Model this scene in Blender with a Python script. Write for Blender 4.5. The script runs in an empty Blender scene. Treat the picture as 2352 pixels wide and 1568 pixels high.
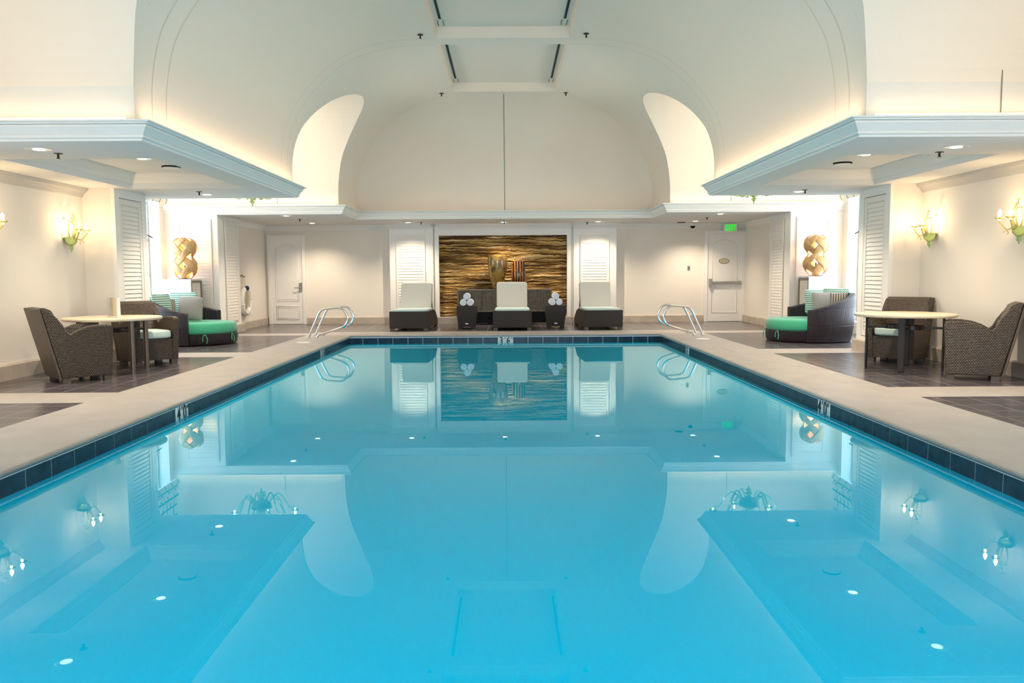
import bpy, bmesh, math, random
from math import sin, cos, pi, radians, sqrt, atan2
from mathutils import Vector, Matrix
random.seed(7)
S = bpy.context.scene
COL = S.collection
K = 0.9237                     # survey units -> metres
AX = -0.046                    # x of the hall's centre line (survey units)
def hx(s, h): return AX + s * h

# ------------------------------------------------------------------ camera
F_, TH, PS, RO = 1861.17, 0.0824, 0.0056, -0.0062
cam = bpy.data.cameras.new('camera'); cam.sensor_width = 36; cam.lens = F_ / 2352 * 36
cam.clip_start = 0.05; cam.clip_end = 200
co = bpy.data.objects.new('camera', cam); COL.objects.link(co)
fw = Vector((sin(PS) * cos(TH), cos(PS) * cos(TH), -sin(TH))); r0 = Vector((cos(PS), -sin(PS), 0)); u0 = r0.cross(fw)
rr = r0 * cos(RO) + u0 * sin(RO); uu = -r0 * sin(RO) + u0 * cos(RO)
M = Matrix((rr, uu, -fw)).transposed().to_4x4(); M.translation = (0, 0, 1.31 * K)
co.matrix_world = M
S.camera = co

# ------------------------------------------------------------------ light, exposure
w = bpy.data.worlds.new('daylight'); S.world = w; w.use_nodes = True
bg = w.node_tree.nodes['Background']; bg.inputs[0].default_value = (0.76, 0.88, 1.0, 1); bg.inputs[1].default_value = 2.35
S.view_settings.view_transform = 'Standard'; S.view_settings.look = 'None'
S.view_settings.exposure = 1.86; S.view_settings.gamma = 1; S.view_settings.use_curve_mapping = False
S.cycles.use_denoising = True
S.cycles.max_bounces = 9; S.cycles.diffuse_bounces = 6; S.cycles.glossy_bounces = 4
S.cycles.transmission_bounces = 4; S.cycles.transparent_max_bounces = 8
S.cycles.caustics_reflective = False; S.cycles.caustics_refractive = False
S.cycles.sample_clamp_indirect = 6
def portal(name, loc, rot, sx, sy):
    l = bpy.data.lights.new(name, 'AREA'); l.shape = 'RECTANGLE'; l.size = sx * K; l.size_y = sy * K
    l.cycles.is_portal = True
    o = bpy.data.objects.new(name, l); o.location = Vector(loc) * K; o.rotation_euler = rot; COL.objects.link(o)
BAYC = (6.34, 16.13)
for c in BAYC:
    for s in (-1, 1):
        portal('window_daylight', (hx(s, 7.86), c, 1.95), (0, radians(90) * s, 0), 3.4, 3.5)
portal('window_daylight', (AX, -3.35, 2.5), (radians(90), 0, 0), 7.0, 4.4)  # portal for the unseen window added behind the camera
WARM = (1.0, 0.68, 0.37)
SPOT_W = 54.0; BULB_W = 1.0; CHAND_W = 1.0; LAMP_W = 4.5; COVE_W = 0.50

# ------------------------------------------------------------------ materials
MAT = {}
def mat(name, col, rough=0.6, metal=0.0, spec=0.5, noise=0, nscale=40, nstr=0.1, var=0.0, vscale=3.0, emit=None, es=0.0, trans=0.0, ior=1.45, coat=0.0, sheen=0.0):
    m = bpy.data.materials.new(name); m.use_nodes = True; MAT[name] = m
    nt = m.node_tree; b = nt.nodes['Principled BSDF']
    b.inputs['Base Color'].default_value = (*col, 1); b.inputs['Roughness'].default_value = rough
    b.inputs['Metallic'].default_value = metal; b.inputs['Specular IOR Level'].default_value = spec
    b.inputs['Transmission Weight'].default_value = trans; b.inputs['IOR'].default_value = ior
    b.inputs['Coat Weight'].default_value = coat; b.inputs['Sheen Weight'].default_value = sheen
    if emit: b.inputs['Emission Color'].default_value = (*emit, 1); b.inputs['Emission Strength'].default_value = es
    tc = nt.nodes.new('ShaderNodeTexCoord')
    if noise:
        n = nt.nodes.new('ShaderNodeTexNoise'); n.inputs['Scale'].default_value = nscale; n.inputs['Detail'].default_value = 4
        nt.links.new(tc.outputs['Object'], n.inputs['Vector'])
        bp = nt.nodes.new('ShaderNodeBump'); bp.inputs['Strength'].default_value = nstr; bp.inputs['Distance'].default_value = 0.01
        nt.links.new(n.outputs['Fac'], bp.inputs['Height']); nt.links.new(bp.outputs['Normal'], b.inputs['Normal'])
    if var:
        n = nt.nodes.new('ShaderNodeTexNoise'); n.inputs['Scale'].default_value = vscale; n.inputs['Detail'].default_value = 6
        nt.links.new(tc.outputs['Object'], n.inputs['Vector'])
        r = nt.nodes.new('ShaderNodeValToRGB'); r.color_ramp.elements[0].position = 0.3; r.color_ramp.elements[1].position = 0.7
        r.color_ramp.elements[0].color = (*[c * (1 - var) for c in col], 1); r.color_ramp.elements[1].color = (*[min(1, c * (1 + var)) for c in col], 1)
        nt.links.new(n.outputs['Fac'], r.inputs['Fac']); nt.links.new(r.outputs['Color'], b.inputs['Base Color'])
    return m
mat('plaster', (0.90, 0.79, 0.67), 0.85, noise=1, nscale=60, nstr=0.12, spec=0.2)
mat('wallpaint', (0.83, 0.77, 0.685), 0.8, noise=1, nscale=45, nstr=0.06, spec=0.25)
mat('trim', (0.87, 0.845, 0.80), 0.5, spec=0.3)
mat('shutter', (0.83, 0.79, 0.73), 0.5, spec=0.3)
mat('soffit', (0.80, 0.79, 0.77), 0.85, noise=1, nscale=120, nstr=0.25, spec=0.2)
mat('joint', (0.28, 0.24, 0.19), 0.9)
mat('basestone', (0.50, 0.43, 0.35), 0.5, var=0.12, vscale=5)
mat('coping', (0.43, 0.39, 0.36), 0.45, var=0.08, vscale=3.2, noise=1, nscale=55, nstr=0.45)
mat('basin', (0.010, 0.66, 0.86), 0.6)
mat('waterbody', (0.0, 0.54, 0.84), 1.0, spec=0)
mat('navytile', (0.010, 0.036, 0.066), 0.25, var=0.4, vscale=9, spec=0.3)
mat('grout', (0.85, 0.87, 0.87), 0.6)
mat('markertile', (0.80, 0.82, 0.80), 0.3)
mat('ink', (0.008, 0.01, 0.015), 0.4)
mat('chrome', (0.75, 0.76, 0.78), 0.13, metal=1)
mat('brushed', (0.45, 0.42, 0.38), 0.3, metal=1)
mat('darkmetal', (0.030, 0.016, 0.012), 0.32, spec=0.35, coat=0.15)
mat('bronze', (0.16, 0.115, 0.085), 0.3, metal=0.7)
mat('tabletop', (0.80, 0.66, 0.48), 0.35, var=0.05, vscale=2)
mat('mint', (0.60, 0.74, 0.68), 0.85, sheen=0.3)
mat('creamfab', (0.78, 0.72, 0.64), 0.85, noise=1, nscale=200, nstr=0.15, sheen=0.2)
mat('green', (0.06, 0.46, 0.25), 0.8, noise=1, nscale=150, nstr=0.15, sheen=0.4)
mat('greyfab', (0.36, 0.32, 0.29), 0.9, noise=1, nscale=150, nstr=0.3, sheen=0.2)
mat('towel', (0.85, 0.87, 0.95), 0.95, noise=1, nscale=150, nstr=0.5, sheen=0.4)
mat('ringwhite', (0.82, 0.80, 0.75), 0.5)
mat('rope', (0.72, 0.62, 0.45), 0.9)
mat('blue', (0.01, 0.03, 0.14), 0.3)
mat('blackpl', (0.006, 0.005, 0.004), 0.5, spec=0.2)
mat('whitepl', (0.82, 0.80, 0.76), 0.35)
mat('paper', (0.85, 0.72, 0.50), 0.6)
mat('brass', (0.55, 0.42, 0.15), 0.4, metal=0.4)
mat('plaquecream', (0.78, 0.68, 0.45), 0.5)
mat('exitgreen', (0.0, 0.3, 0.05), 0.5, emit=(0.0, 1.0, 0.01), es=.24)
mat('wicklip', (0.10, 0.072, 0.052), 0.45)
mat('consolewood', (0.20, 0.16, 0.12), 0.6, var=0.3, vscale=14, noise=1, nscale=60, nstr=0.3)
mat('greenglass', (0.50, 0.70, 0.28), 0.08, trans=0.75, spec=0.8)
mat('yellowglass', (0.85, 0.74, 0.26), 0.08, trans=0.7, spec=0.8)
mat('clearglass', (0.75, 0.95, 0.85), 0.05, trans=0.75, spec=0.8)
mat('canlamp', (1, 0.9, 0.7), 0.4, emit=(1.0, 0.86, 0.66), es=1.6)
mat('covetube', (1, .8, .6), 0.4, emit=(1.0, .66, .36), es=.4)
mat('can', (0.80, 0.74, 0.60), 0.2, metal=0.6)
mat('veneer', (0.58, 0.35, 0.15), 0.4, var=0.14, vscale=9, trans=0.0)
mat('cabfront', (0.72, 0.71, 0.67), 0.6, var=0.08, vscale=40, noise=1, nscale=90, nstr=0.4)
mat('cabside', (0.62, 0.58, 0.52), 0.4)
mat('cabframe', (0.20, 0.16, 0.12), 0.4)
mat('winframe', (0.42, 0.47, 0.45), 0.4)
mat('lattice_green', (0.02, 0.28, 0.16), 0.8)

def nodes(name):
    m = bpy.data.materials.new(name); m.use_nodes = True; MAT[name] = m
    nt = m.node_tree; return m, nt, nt.nodes['Principled BSDF'], nt.nodes.new, nt.links.new
def texco(nt, out='Object', rot=(0, 0, 0), loc=(0, 0, 0), scale=(1, 1, 1)):
    t = nt.nodes.new('ShaderNodeTexCoord'); mp = nt.nodes.new('ShaderNodeMapping')
    mp.inputs['Rotation'].default_value = rot; mp.inputs['Location'].default_value = loc; mp.inputs['Scale'].default_value = scale
    nt.links.new(t.outputs[out], mp.inputs['Vector']); return mp.outputs['Vector']
def ramp(nt, stops, interp='LINEAR'):
    r = nt.nodes.new('ShaderNodeValToRGB'); r.color_ramp.interpolation = interp
    while len(r.color_ramp.elements) < len(stops): r.color_ramp.elements.new(0.5)
    for e, (p, c) in zip(r.color_ramp.elements, stops): e.position = p; e.color = (*c, 1)
    return r
# slate deck tiles
m, nt, b, N, L = nodes('slate')
br = N('ShaderNodeTexBrick'); br.offset = 0.0
L(texco(nt, loc=(0.13, 0.04, 0)), br.inputs['Vector'])
br.inputs['Scale'].default_value = 1; br.inputs['Brick Width'].default_value = 0.305; br.inputs['Row Height'].default_value = 0.305
br.inputs['Mortar Size'].default_value = 0.0045; br.inputs['Mortar Smooth'].default_value = 0.1
br.inputs['Color1'].default_value = (0.078, 0.070, 0.085, 1); br.inputs['Color2'].default_value = (0.098, 0.086, 0.098, 1); br.inputs['Mortar'].default_value = (0.36, 0.32, 0.31, 1)
n = N('ShaderNodeTexNoise'); n.inputs['Scale'].default_value = 5; n.inputs['Detail'].default_value = 6; L(texco(nt), n.inputs['Vector'])
mx = N('ShaderNodeMixRGB'); mx.blend_type = 'MULTIPLY'; mx.inputs[0].default_value = 0.5
r = ramp(nt, [(0.3, (0.7, 0.7, 0.75)), (0.7, (1.2, 1.15, 1.1))]); L(n.outputs['Fac'], r.inputs['Fac'])
L(br.outputs['Color'], mx.inputs[1]); L(r.outputs['Color'], mx.inputs[2]); L(mx.outputs['Color'], b.inputs['Base Color'])
b.inputs['Roughness'].default_value = 0.24
bp = N('ShaderNodeBump'); bp.inputs['Strength'].default_value = 0.2; bp.inputs['Distance'].default_value = 0.01; L(n.outputs['Fac'], bp.inputs['Height']); L(bp.outputs['Normal'], b.inputs['Normal'])
# wicker (uv in metres)
def wicker(name, c1, c2, dark, bw, bh, off=0.5, bump=0.8):
    m, nt, b, N, L = nodes(name)
    br = N('ShaderNodeTexBrick'); br.offset = off; L(texco(nt, 'UV'), br.inputs['Vector'])
    br.inputs['Scale'].default_value = 1; br.inputs['Brick Width'].default_value = bw; br.inputs['Row Height'].default_value = bh
    br.inputs['Mortar Size'].default_value = min(bw, bh) * 0.42; br.inputs['Mortar Smooth'].default_value = 0.9; br.inputs['Bias'].default_value = 0
    br.inputs['Color1'].default_value = (*c1, 1); br.inputs['Color2'].default_value = (*c2, 1); br.inputs['Mortar'].default_value = (*dark, 1)
    L(br.outputs['Color'], b.inputs['Base Color']); b.inputs['Roughness'].default_value = 0.42
    bp = N('ShaderNodeBump'); bp.invert = True; bp.inputs['Strength'].default_value = bump; bp.inputs['Distance'].default_value = 0.006
    L(br.outputs['Fac'], bp.inputs['Height']); L(bp.outputs['Normal'], b.inputs['Normal'])
wicker('wicker', (0.20, 0.135, 0.085), (0.125, 0.083, 0.052), (0.009, 0.006, 0.005), 0.025, 0.0175)
wicker('wickerfine', (0.085, 0.06, 0.048), (0.06, 0.042, 0.034), (0.012, 0.008, 0.007), 0.02, 0.012)
wicker('ribwicker', (0.050, 0.026, 0.032), (0.035, 0.020, 0.026), (0.004, 0.003, 0.004), 0.026, 0.30, off=0.0, bump=1.0)
# pillows
def bands(name, c1, c2, scale, direction, dist=0.0, profile='SIN', sharp=0.5, extra=None):
    m, nt, b, N, L = nodes(name)
    wv = N('ShaderNodeTexWave'); wv.wave_type = 'BANDS'; wv.bands_direction = direction; wv.wave_profile = profile
    wv.inputs['Scale'].default_value = scale; wv.inputs['Distortion'].default_value = dist
    v = texco(nt, 'Object')
    if extra:
        sx = N('ShaderNodeSeparateXYZ'); L(v, sx.inputs[0]); tri = N('ShaderNodeMath'); tri.operation = 'PINGPONG'; tri.inputs[1].default_value = 0.016
        L(sx.outputs[0], tri.inputs[0]); ad = N('ShaderNodeMath'); ad.operation = 'ADD'; L(sx.outputs[2], ad.inputs[0]); L(tri.outputs[0], ad.inputs[1])
        cb = N('ShaderNodeCombineXYZ'); L(sx.outputs[0], cb.inputs[0]); L(sx.outputs[1], cb.inputs[1]); L(ad.outputs[0], cb.inputs[2]); v = cb.outputs[0]
    L(v, wv.inputs['Vector'])
    r = ramp(nt, [(sharp - 0.03, c1), (sharp + 0.03, c2)]); L(wv.outputs['Fac'], r.inputs['Fac']); L(r.outputs['Color'], b.inputs['Base Color'])
    b.inputs['Roughness'].default_value = 0.9
bands('chevron', (0.02, 0.30, 0.22), (0.80, 0.84, 0.78), 8.0, 'Z', sharp=0.42, extra=1)
bands('stripes', (0.16, 0.11, 0.09), (0.62, 0.56, 0.46), 7.5, 'X', sharp=0.5)
bands('vasestripe', (0.030, 0.012, 0.010), (0.40, 0.17, 0.045), 5.0, 'X', dist=1.5, sharp=0.72)
MAT['vasestripe'].node_tree.nodes['Principled BSDF'].inputs['Roughness'].default_value = 0.08
# patchwork vase: glazed brick pattern on uv
m, nt, b, N, L = nodes('vasepatch')
br = N('ShaderNodeTexVoronoi'); br.distance = 'CHEBYCHEV'; br.inputs['Scale'].default_value = 9; L(texco(nt, 'UV'), br.inputs['Vector'])
r = ramp(nt, [(0.0, (0.10, 0.055, 0.015)), (0.35, (0.30, 0.17, 0.04)), (0.6, (0.42, 0.25, 0.05)), (1.0, (0.20, 0.12, 0.04))])
sx = N('ShaderNodeSeparateColor'); L(br.outputs['Color'], sx.inputs[0]); L(sx.outputs[0], r.inputs['Fac']); L(r.outputs['Color'], b.inputs['Base Color'])
b.inputs['Roughness'].default_value = 0.08; b.inputs['Coat Weight'].default_value = 0.6
# wavy art panel
m, nt, b, N, L = nodes('carvedwood')
n = N('ShaderNodeTexNoise'); n.inputs['Scale'].default_value = 1.0; n.inputs['Detail'].default_value = 5; n.inputs['Distortion'].default_value = 0.3
n2 = N('ShaderNodeTexNoise'); n2.inputs['Scale'].default_value = 4.5; n2.inputs['Detail'].default_value = 2; L(texco(nt, scale=(1, 1, 1.6)), n2.inputs['Vector'])
va = N('ShaderNodeVectorMath'); va.operation = 'MULTIPLY_ADD'; va.inputs[1].default_value = (0, 0, 2.8); L(n2.outputs['Color'], va.inputs[0]); L(texco(nt, scale=(0.9, 0.9, 34)), va.inputs[2]); L(va.outputs[0], n.inputs['Vector'])
r = ramp(nt, [(0.38, (0.045, 0.02, 0.008)), (0.48, (0.22, 0.11, 0.03)), (0.55, (0.62, 0.40, 0.12)), (0.66, (0.85, 0.68, 0.42))]); L(n.outputs['Fac'], r.inputs['Fac'])
L(r.outputs['Color'], b.inputs['Base Color']); b.inputs['Roughness'].default_value = 0.3
# roman blind: white cloth printed with a green bamboo lattice
m, nt, b, N, L = nodes('blindprint')
br = N('ShaderNodeTexBrick'); br.offset = 0.35; br.squash = 0.6; br.squash_frequency = 3; n = N('ShaderNodeTexNoise'); n.inputs['Scale'].default_value = 9
v = texco(nt, 'UV'); L(v, n.inputs['Vector']); ad = N('ShaderNodeMixRGB'); ad.blend_type = 'LINEAR_LIGHT'; ad.inputs[0].default_value = 0.012; L(v, ad.inputs[1]); L(n.outputs['Color'], ad.inputs[2]); L(ad.outputs[0], br.inputs['Vector'])
br.inputs['Scale'].default_value = 1; br.inputs['Brick Width'].default_value = 0.30; br.inputs['Row Height'].default_value = 0.20; br.inputs['Mortar Size'].default_value = 0.016
br.inputs['Color1'].default_value = (0.80, 0.80, 0.74, 1); br.inputs['Color2'].default_value = (0.80, 0.80, 0.74, 1); br.inputs['Mortar'].default_value = (0.02, 0.26, 0.15, 1)
L(br.outputs['Color'], b.inputs['Base Color']); b.inputs['Roughness'].default_value = 0.9
# window pane and pool water: mirror + see-through by Fresnel
def sheet(name, ior, tint, bump=None, tintg=(1, 1, 1, 1)):
    m = bpy.data.materials.new(name); m.use_nodes = True; MAT[name] = m; nt = m.node_tree; nt.nodes.remove(nt.nodes['Principled BSDF'])
    out = nt.nodes['Material Output']; N = nt.nodes.new; L = nt.links.new
    fr = N('ShaderNodeFresnel'); ge = N('ShaderNodeNewGeometry'); mr = N('ShaderNodeMapRange'); L(ge.outputs['Backfacing'], mr.inputs['Value']); mr.inputs['To Min'].default_value = ior; mr.inputs['To Max'].default_value = 1 / ior; L(mr.outputs[0], fr.inputs['IOR'])
    g = N('ShaderNodeBsdfGlossy'); g.inputs['Roughness'].default_value = 0.0; g.inputs['Color'].default_value = tintg; t = N('ShaderNodeBsdfTransparent'); t.inputs['Color'].default_value = (*tint, 1)
    body = t.outputs[0]
    mx = N('ShaderNodeMixShader'); L(fr.outputs[0], mx.inputs[0]); L(body, mx.inputs[1]); L(g.outputs[0], mx.inputs[2]); L(mx.outputs[0], out.inputs['Surface'])
    if bump:
        n = N('ShaderNodeTexNoise'); n.inputs['Scale'].default_value = bump[0]; n.inputs['Detail'].default_value = 3; L(texco(nt, scale=(1, 0.6, 1)), n.inputs['Vector'])
        bp = N('ShaderNodeBump'); bp.inputs['Strength'].default_value = bump[1]; bp.inputs['Distance'].default_value = bump[2]; L(n.outputs['Fac'], bp.inputs['Height'])
        L(bp.outputs['Normal'], g.inputs['Normal']); L(bp.outputs['Normal'], fr.inputs['Normal'])
m = bpy.data.materials.new('bulb'); m.use_nodes = True; MAT['bulb'] = m; nt = m.node_tree; nt.nodes.remove(nt.nodes['Principled BSDF'])
e_ = nt.nodes.new('ShaderNodeEmission'); e_.inputs[0].default_value = (1.0, .82, .58, 1); e_.inputs[1].default_value = 6.0
t_ = nt.nodes.new('ShaderNodeBsdfTransparent'); a_ = nt.nodes.new('ShaderNodeAddShader'); nt.links.new(e_.outputs[0], a_.inputs[0]); nt.links.new(t_.outputs[0], a_.inputs[1]); nt.links.new(a_.outputs[0], nt.nodes['Material Output'].inputs['Surface'])
sheet('pane', 1.25, (0.96, 0.98, 0.98))
sheet('water', 1.34, (0.90, 0.99, 1.0), None, tintg=(.74, .95, 1, 1))

# ------------------------------------------------------------------ mesh builder
class MB:
    def __init__(s): s.v = []; s.f = []; s.m = []; s.uv = None
    def add(s, vs, fs, m=0, M=None):
        o = len(s.v)
        s.v += [tuple(M @ Vector(p)) for p in vs] if M else [tuple(p) for p in vs]
        s.f += [tuple(i + o for i in f) for f in fs]; s.m += [m] * len(fs); return s
    def quad(s, a, b, c, d, m=0): return s.add([a, b, c, d], [(0, 1, 2, 3)], m)
    def box(s, x0, x1, y0, y1, z0, z1, m=0, M=None):
        v = [(x, y, z) for z in (z0, z1) for y in (y0, y1) for x in (x0, x1)]
        return s.add(v, [(0, 2, 3, 1), (4, 5, 7, 6), (0, 1, 5, 4), (2, 6, 7, 3), (0, 4, 6, 2), (1, 3, 7, 5)], m, M)
    def prism(s, pts, f, m=0):     # pts 2D outline, f(u,v,t) -> 3D for t in 0,1
        n = len(pts); v = [f(a, b_, 0) for a, b_ in pts] + [f(a, b_, 1) for a, b_ in pts]
        fs = [tuple(range(n))[::-1], tuple(range(n, 2 * n))] + [(i, (i + 1) % n, n + (i + 1) % n, n + i) for i in range(n)]
        return s.add(v, fs, m)
    def lathe(s, prof, n=32, c=(0, 0, 0), m=0, cap=True, sx=1, sy=1):
        v = []; fs = []
        for r, z in prof:
            for k in range(n): a = 2 * pi * k / n; v.append((c[0] + sx * r * cos(a), c[1] + sy * r * sin(a), c[2] + z))
        for i in range(len(prof) - 1):
            for k in range(n): k2 = (k + 1) % n; fs.append((i * n + k, i * n + k2, (i + 1) * n + k2, (i + 1) * n + k))
        if cap:
            fs.append(tuple(range(n))[::-1]); fs.append(tuple(range((len(prof) - 1) * n, len(prof) * n)))
        return s.add(v, fs, m)
    def tube(s, pts, r, n=10, m=0, closed=False, cap=True):
        pts = [Vector(p) for p in pts]; N_ = len(pts); rs = r if isinstance(r, (list, tuple)) else [r] * N_
        v = []; up = None
        for i, p in enumerate(pts):
            if closed: t = pts[(i + 1) % N_] - pts[i - 1]
            else: t = pts[min(i + 1, N_ - 1)] - pts[max(i - 1, 0)]
            t.normalize()
            if up is None: up = Vector((0, 0, 1)) if abs(t.z) < 0.9 else Vector((1, 0, 0))
            up = (up - t * up.dot(t)).normalized(); q = t.cross(up)
            for k in range(n): a = 2 * pi * k / n; v.append(p + (up * cos(a) + q * sin(a)) * rs[i])
        fs = []
        for i in range(N_ if closed else N_ - 1):
            j = (i + 1) % N_
            for k in range(n): k2 = (k + 1) % n; fs.append((i * n + k, i * n + k2, j * n + k2, j * n + k))
        if cap and not closed: fs += [tuple(range(n))[::-1], tuple(range((N_ - 1) * n, N_ * n))]
        return s.add(v, fs, m)
    def sweep(s, path, prof, side=1, m=0, closed=False):   # path 2D plan, prof [(out,z)], out is to the right of travel * side
        P = [Vector((a, b_)) for a, b_ in path]; n = len(P); rows = []
        for i, p in enumerate(P):
            ds = []
            if i > 0 or closed: ds.append((p - P[i - 1]).normalized())
            if i < n - 1 or closed: ds.append((P[(i + 1) % n] - p).normalized())
            ns = [Vector((d.y, -d.x)) * side for d in ds]
            if len(ns) == 2: bi = (ns[0] + ns[1]); bi = bi / max(0.2, bi.dot(ns[0]))
            else: bi = ns[0]
            rows.append([(p.x + bi.x * o, p.y + bi.y * o, z) for o, z in prof])
        k = len(prof); v = [q for r in rows for q in r]; fs = []
        for i in range(n if closed else n - 1):
            j = (i + 1) % n
            for a in range(k - 1): fs.append((i * k + a, j * k + a, j * k + a + 1, i * k + a + 1))
        return s.add(v, fs, m)
    def build(s, name, mats, parent=None, smooth=False, bevel=0, uv=None, kind=None, subsurf=0, recalc=True, angle=None):
        me = bpy.data.meshes.new(name); me.from_pydata([(a * K, b_ * K, c * K) for a, b_, c in s.v], [], s.f)
        if isinstance(mats, str): mats = [mats]
        for x in mats: me.materials.append(MAT[x])
        for p, mi in zip(me.polygons, s.m): p.material_index = mi
        if recalc:
            bm = bmesh.new(); bm.from_mesh(me); bmesh.ops.recalc_face_normals(bm, faces=bm.faces); bm.to_mesh(me); bm.free()
        if smooth:
            for p in me.polygons: p.use_smooth = True
            if angle: 
                try: me.set_sharp_from_angle(angle=radians(angle))
                except Exception: pass
        if uv:
            ul = me.uv_layers.new(name='uv')
            for p in me.polygons:
                nn = p.normal
                for li in p.loop_indices:
                    c = me.vertices[me.loops[li].vertex_index].co
                    if uv == 'box':
                        if abs(nn.z) > 0.75: q = (c.x, c.y)
                        elif abs(nn.x) > abs(nn.y): q = (c.y, c.z)
                        else: q = (c.x, c.z)
                    else: q = uv(c, p)
                    ul.data[li].uv = q
        o = bpy.data.objects.new(name, me); COL.objects.link(o)
        if bevel:
            md = o.modifiers.new('bevel', 'BEVEL'); md.width = bevel * K; md.segments = 2; md.limit_method = 'ANGLE'
        if subsurf:
            md = o.modifiers.new('sub', 'SUBSURF'); md.levels = subsurf; md.render_levels = subsurf
        if parent: o.parent = parent
        if kind: o['kind'] = kind
        return o
def thing(name, label, cat, loc=(0, 0, 0), rz=0, group=None):
    o = bpy.data.objects.new(name, None); o.empty_display_size = 0.1; COL.objects.link(o)
    o.location = Vector(loc) * K; o.rotation_euler = (0, 0, rz); o['label'] = label; o['category'] = cat
    if group: o['group'] = group
    return o
def tag(o, label, cat, group=None, kind=None):
    o['label'] = label; o['category'] = cat
    if group: o['group'] = group
    if kind: o['kind'] = kind
    return o
def dup(root, label, loc, rz=None, group=None):
    def cp(o, par):
        c = o.copy(); COL.objects.link(c)
        if par: c.parent = par
        for ch in list(o.children): cp(ch, c)
        return c
    r = cp(root, None); r.location = Vector(loc) * K
    if rz is not None: r.rotation_euler = (0, 0, rz)
    r['label'] = label
    if group: r['group'] = group
    return r
def plight(name, loc, W, col=WARM, r=0.03, parent=None):
    l = bpy.data.lights.new(name, 'POINT'); l.energy = W; l.color = col; l.shadow_soft_size = r
    o = bpy.data.objects.new(name, l); o.location = Vector(loc) * K; COL.objects.link(o)
    if parent: o.parent = parent
    return o
def cushion(mb, sx, sy, sz, c=(0, 0, 0), n=12, p=5.0, puff=0.0, m=0, M=None):   # rounded box / pillow (superellipsoid-ish)
    v = {}; vs = []; fs = []
    def pt(a, b_, c_):
        x, y, z = a, b_, c_
        q = (abs(x) ** p + abs(y) ** p + abs(z) ** p) ** (1 / p); x, y, z = x / q, y / q, z / q
        return (x, y, z)
    def idx(a, b_, c_):
        k = (round(a, 5), round(b_, 5), round(c_, 5))
        if k not in v:
            x, y, z = pt(a, b_, c_)
            if puff:
                e = max(0, 1 - (abs(x) ** 2.2)) * max(0, 1 - (abs(z) ** 2.2)); y = y * (0.12 + 0.88 * e ** 0.55)
                x *= 1 - 0.06 * (1 - z * z); z *= 1 - 0.06 * (1 - x * x)
            v[k] = len(vs); vs.append((c[0] + x * sx / 2, c[1] + y * sy / 2, c[2] + z * sz / 2))
        return v[k]
    g = [-1 + 2 * i / n for i in range(n + 1)]
    for i in range(n):
        for j in range(n):
            a0, a1, b0, b1 = g[i], g[i + 1], g[j], g[j + 1]
            for sg in (-1, 1):
                fs.append((idx(a0, b0, sg), idx(a1, b0, sg), idx(a1, b1, sg), idx(a0, b1, sg)))
                fs.append((idx(a0, sg, b0), idx(a1, sg, b0), idx(a1, sg, b1), idx(a0, sg, b1)))
                fs.append((idx(sg, a0, b0), idx(sg, a1, b0), idx(sg, a1, b1), idx(sg, a0, b1)))
    mb.add(vs, fs, m, M)
def text_obj(name, body, size, m, parent, M, bold=0.0, space=1.0):
    cu = bpy.data.curves.new(name, 'FONT'); cu.body = body; cu.size = size * K; cu.align_x = 'CENTER'; cu.align_y = 'CENTER'; cu.extrude = 0.0008; cu.offset = bold * K; cu.space_character = space
    t = bpy.data.objects.new(name, cu); COL.objects.link(t)
    me = bpy.data.meshes.new_from_object(t.evaluated_get(bpy.context.evaluated_depsgraph_get())); bpy.data.objects.remove(t)
    me.materials.clear(); me.materials.append(MAT[m]); me.name = name
    o = bpy.data.objects.new(name, me); COL.objects.link(o)
    MM = M.copy(); MM.translation = M.translation * K; me.transform(MM)
    if parent: o.parent = parent
    return o
RX90 = Matrix.Rotation(radians(90), 4, 'X')          # text upright, facing -Y
def T(x, y, z): return Matrix.Translation((x, y, z))

# ------------------------------------------------------------------ SHELL
ZS, ZT = 2.66, 2.85            # soffit underside, ledge top
PROF = [(3.65, 2.85), (3.65, 3.22), (3.61, 3.54), (3.53, 3.84), (3.415, 4.06), (3.27, 4.27), (3.07, 4.50), (2.82, 4.715), (2.57, 4.875), (2.27, 5.00), (1.89, 5.09), (1.48, 5.131), (1.1, 5.142)]
def finer(P, k=4):             # Catmull-Rom
    out = []
    for i in range(len(P) - 1):
        p0 = P[max(i - 1, 0)]; p1 = P[i]; p2 = P[i + 1]; p3 = P[min(i + 2, len(P) - 1)]
        for j in range(k):
            t = j / k
            out.append(tuple(0.5 * ((2 * p1[a]) + (-p0[a] + p2[a]) * t + (2 * p0[a] - 5 * p1[a] + 4 * p2[a] - p3[a]) * t * t + (-p0[a] + 3 * p1[a] - 3 * p2[a] + p3[a]) * t ** 3) for a in (0, 1)))
    out.append(P[-1]); return out
PF = finer(PROF)
def vx(z):
    for (a, za), (b_, zb) in zip(PF, PF[1:]):
        if za <= z <= zb: return a + (b_ - a) * (z - za) / max(1e-9, zb - za)
    return PF[0][0] if z < PF[0][1] else PF[-1][0]
BH, BZ, BR = 1.91, 3.2, 1.57   # bay half length, springing, rise
YE, YB = 20.2, -3.3            # end cove base, wall behind the camera
def zlun(y, c):
    t = max(0.0, 1 - ((y - c) / BH) ** 2); return BZ + BR * sqrt(t)
HB = 7.5                       # bay window wall
def column(s, y, zstart, zend=5.142, n=26):
    out = []
    for i in range(n + 1):
        # even steps along the arch profile
        z0, z1 = zstart, zend
        t = i / n
        a0 = next((k for k, q in enumerate(PF) if q[1] >= z0 - 1e-9), 0); 
        L0 = ARC(z0); L1 = ARC(z1); l = L0 + (L1 - L0) * t
        h, z = ATARC(l); out.append((hx(s, h), y, z))
    return out
_acc = [0.0]
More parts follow.
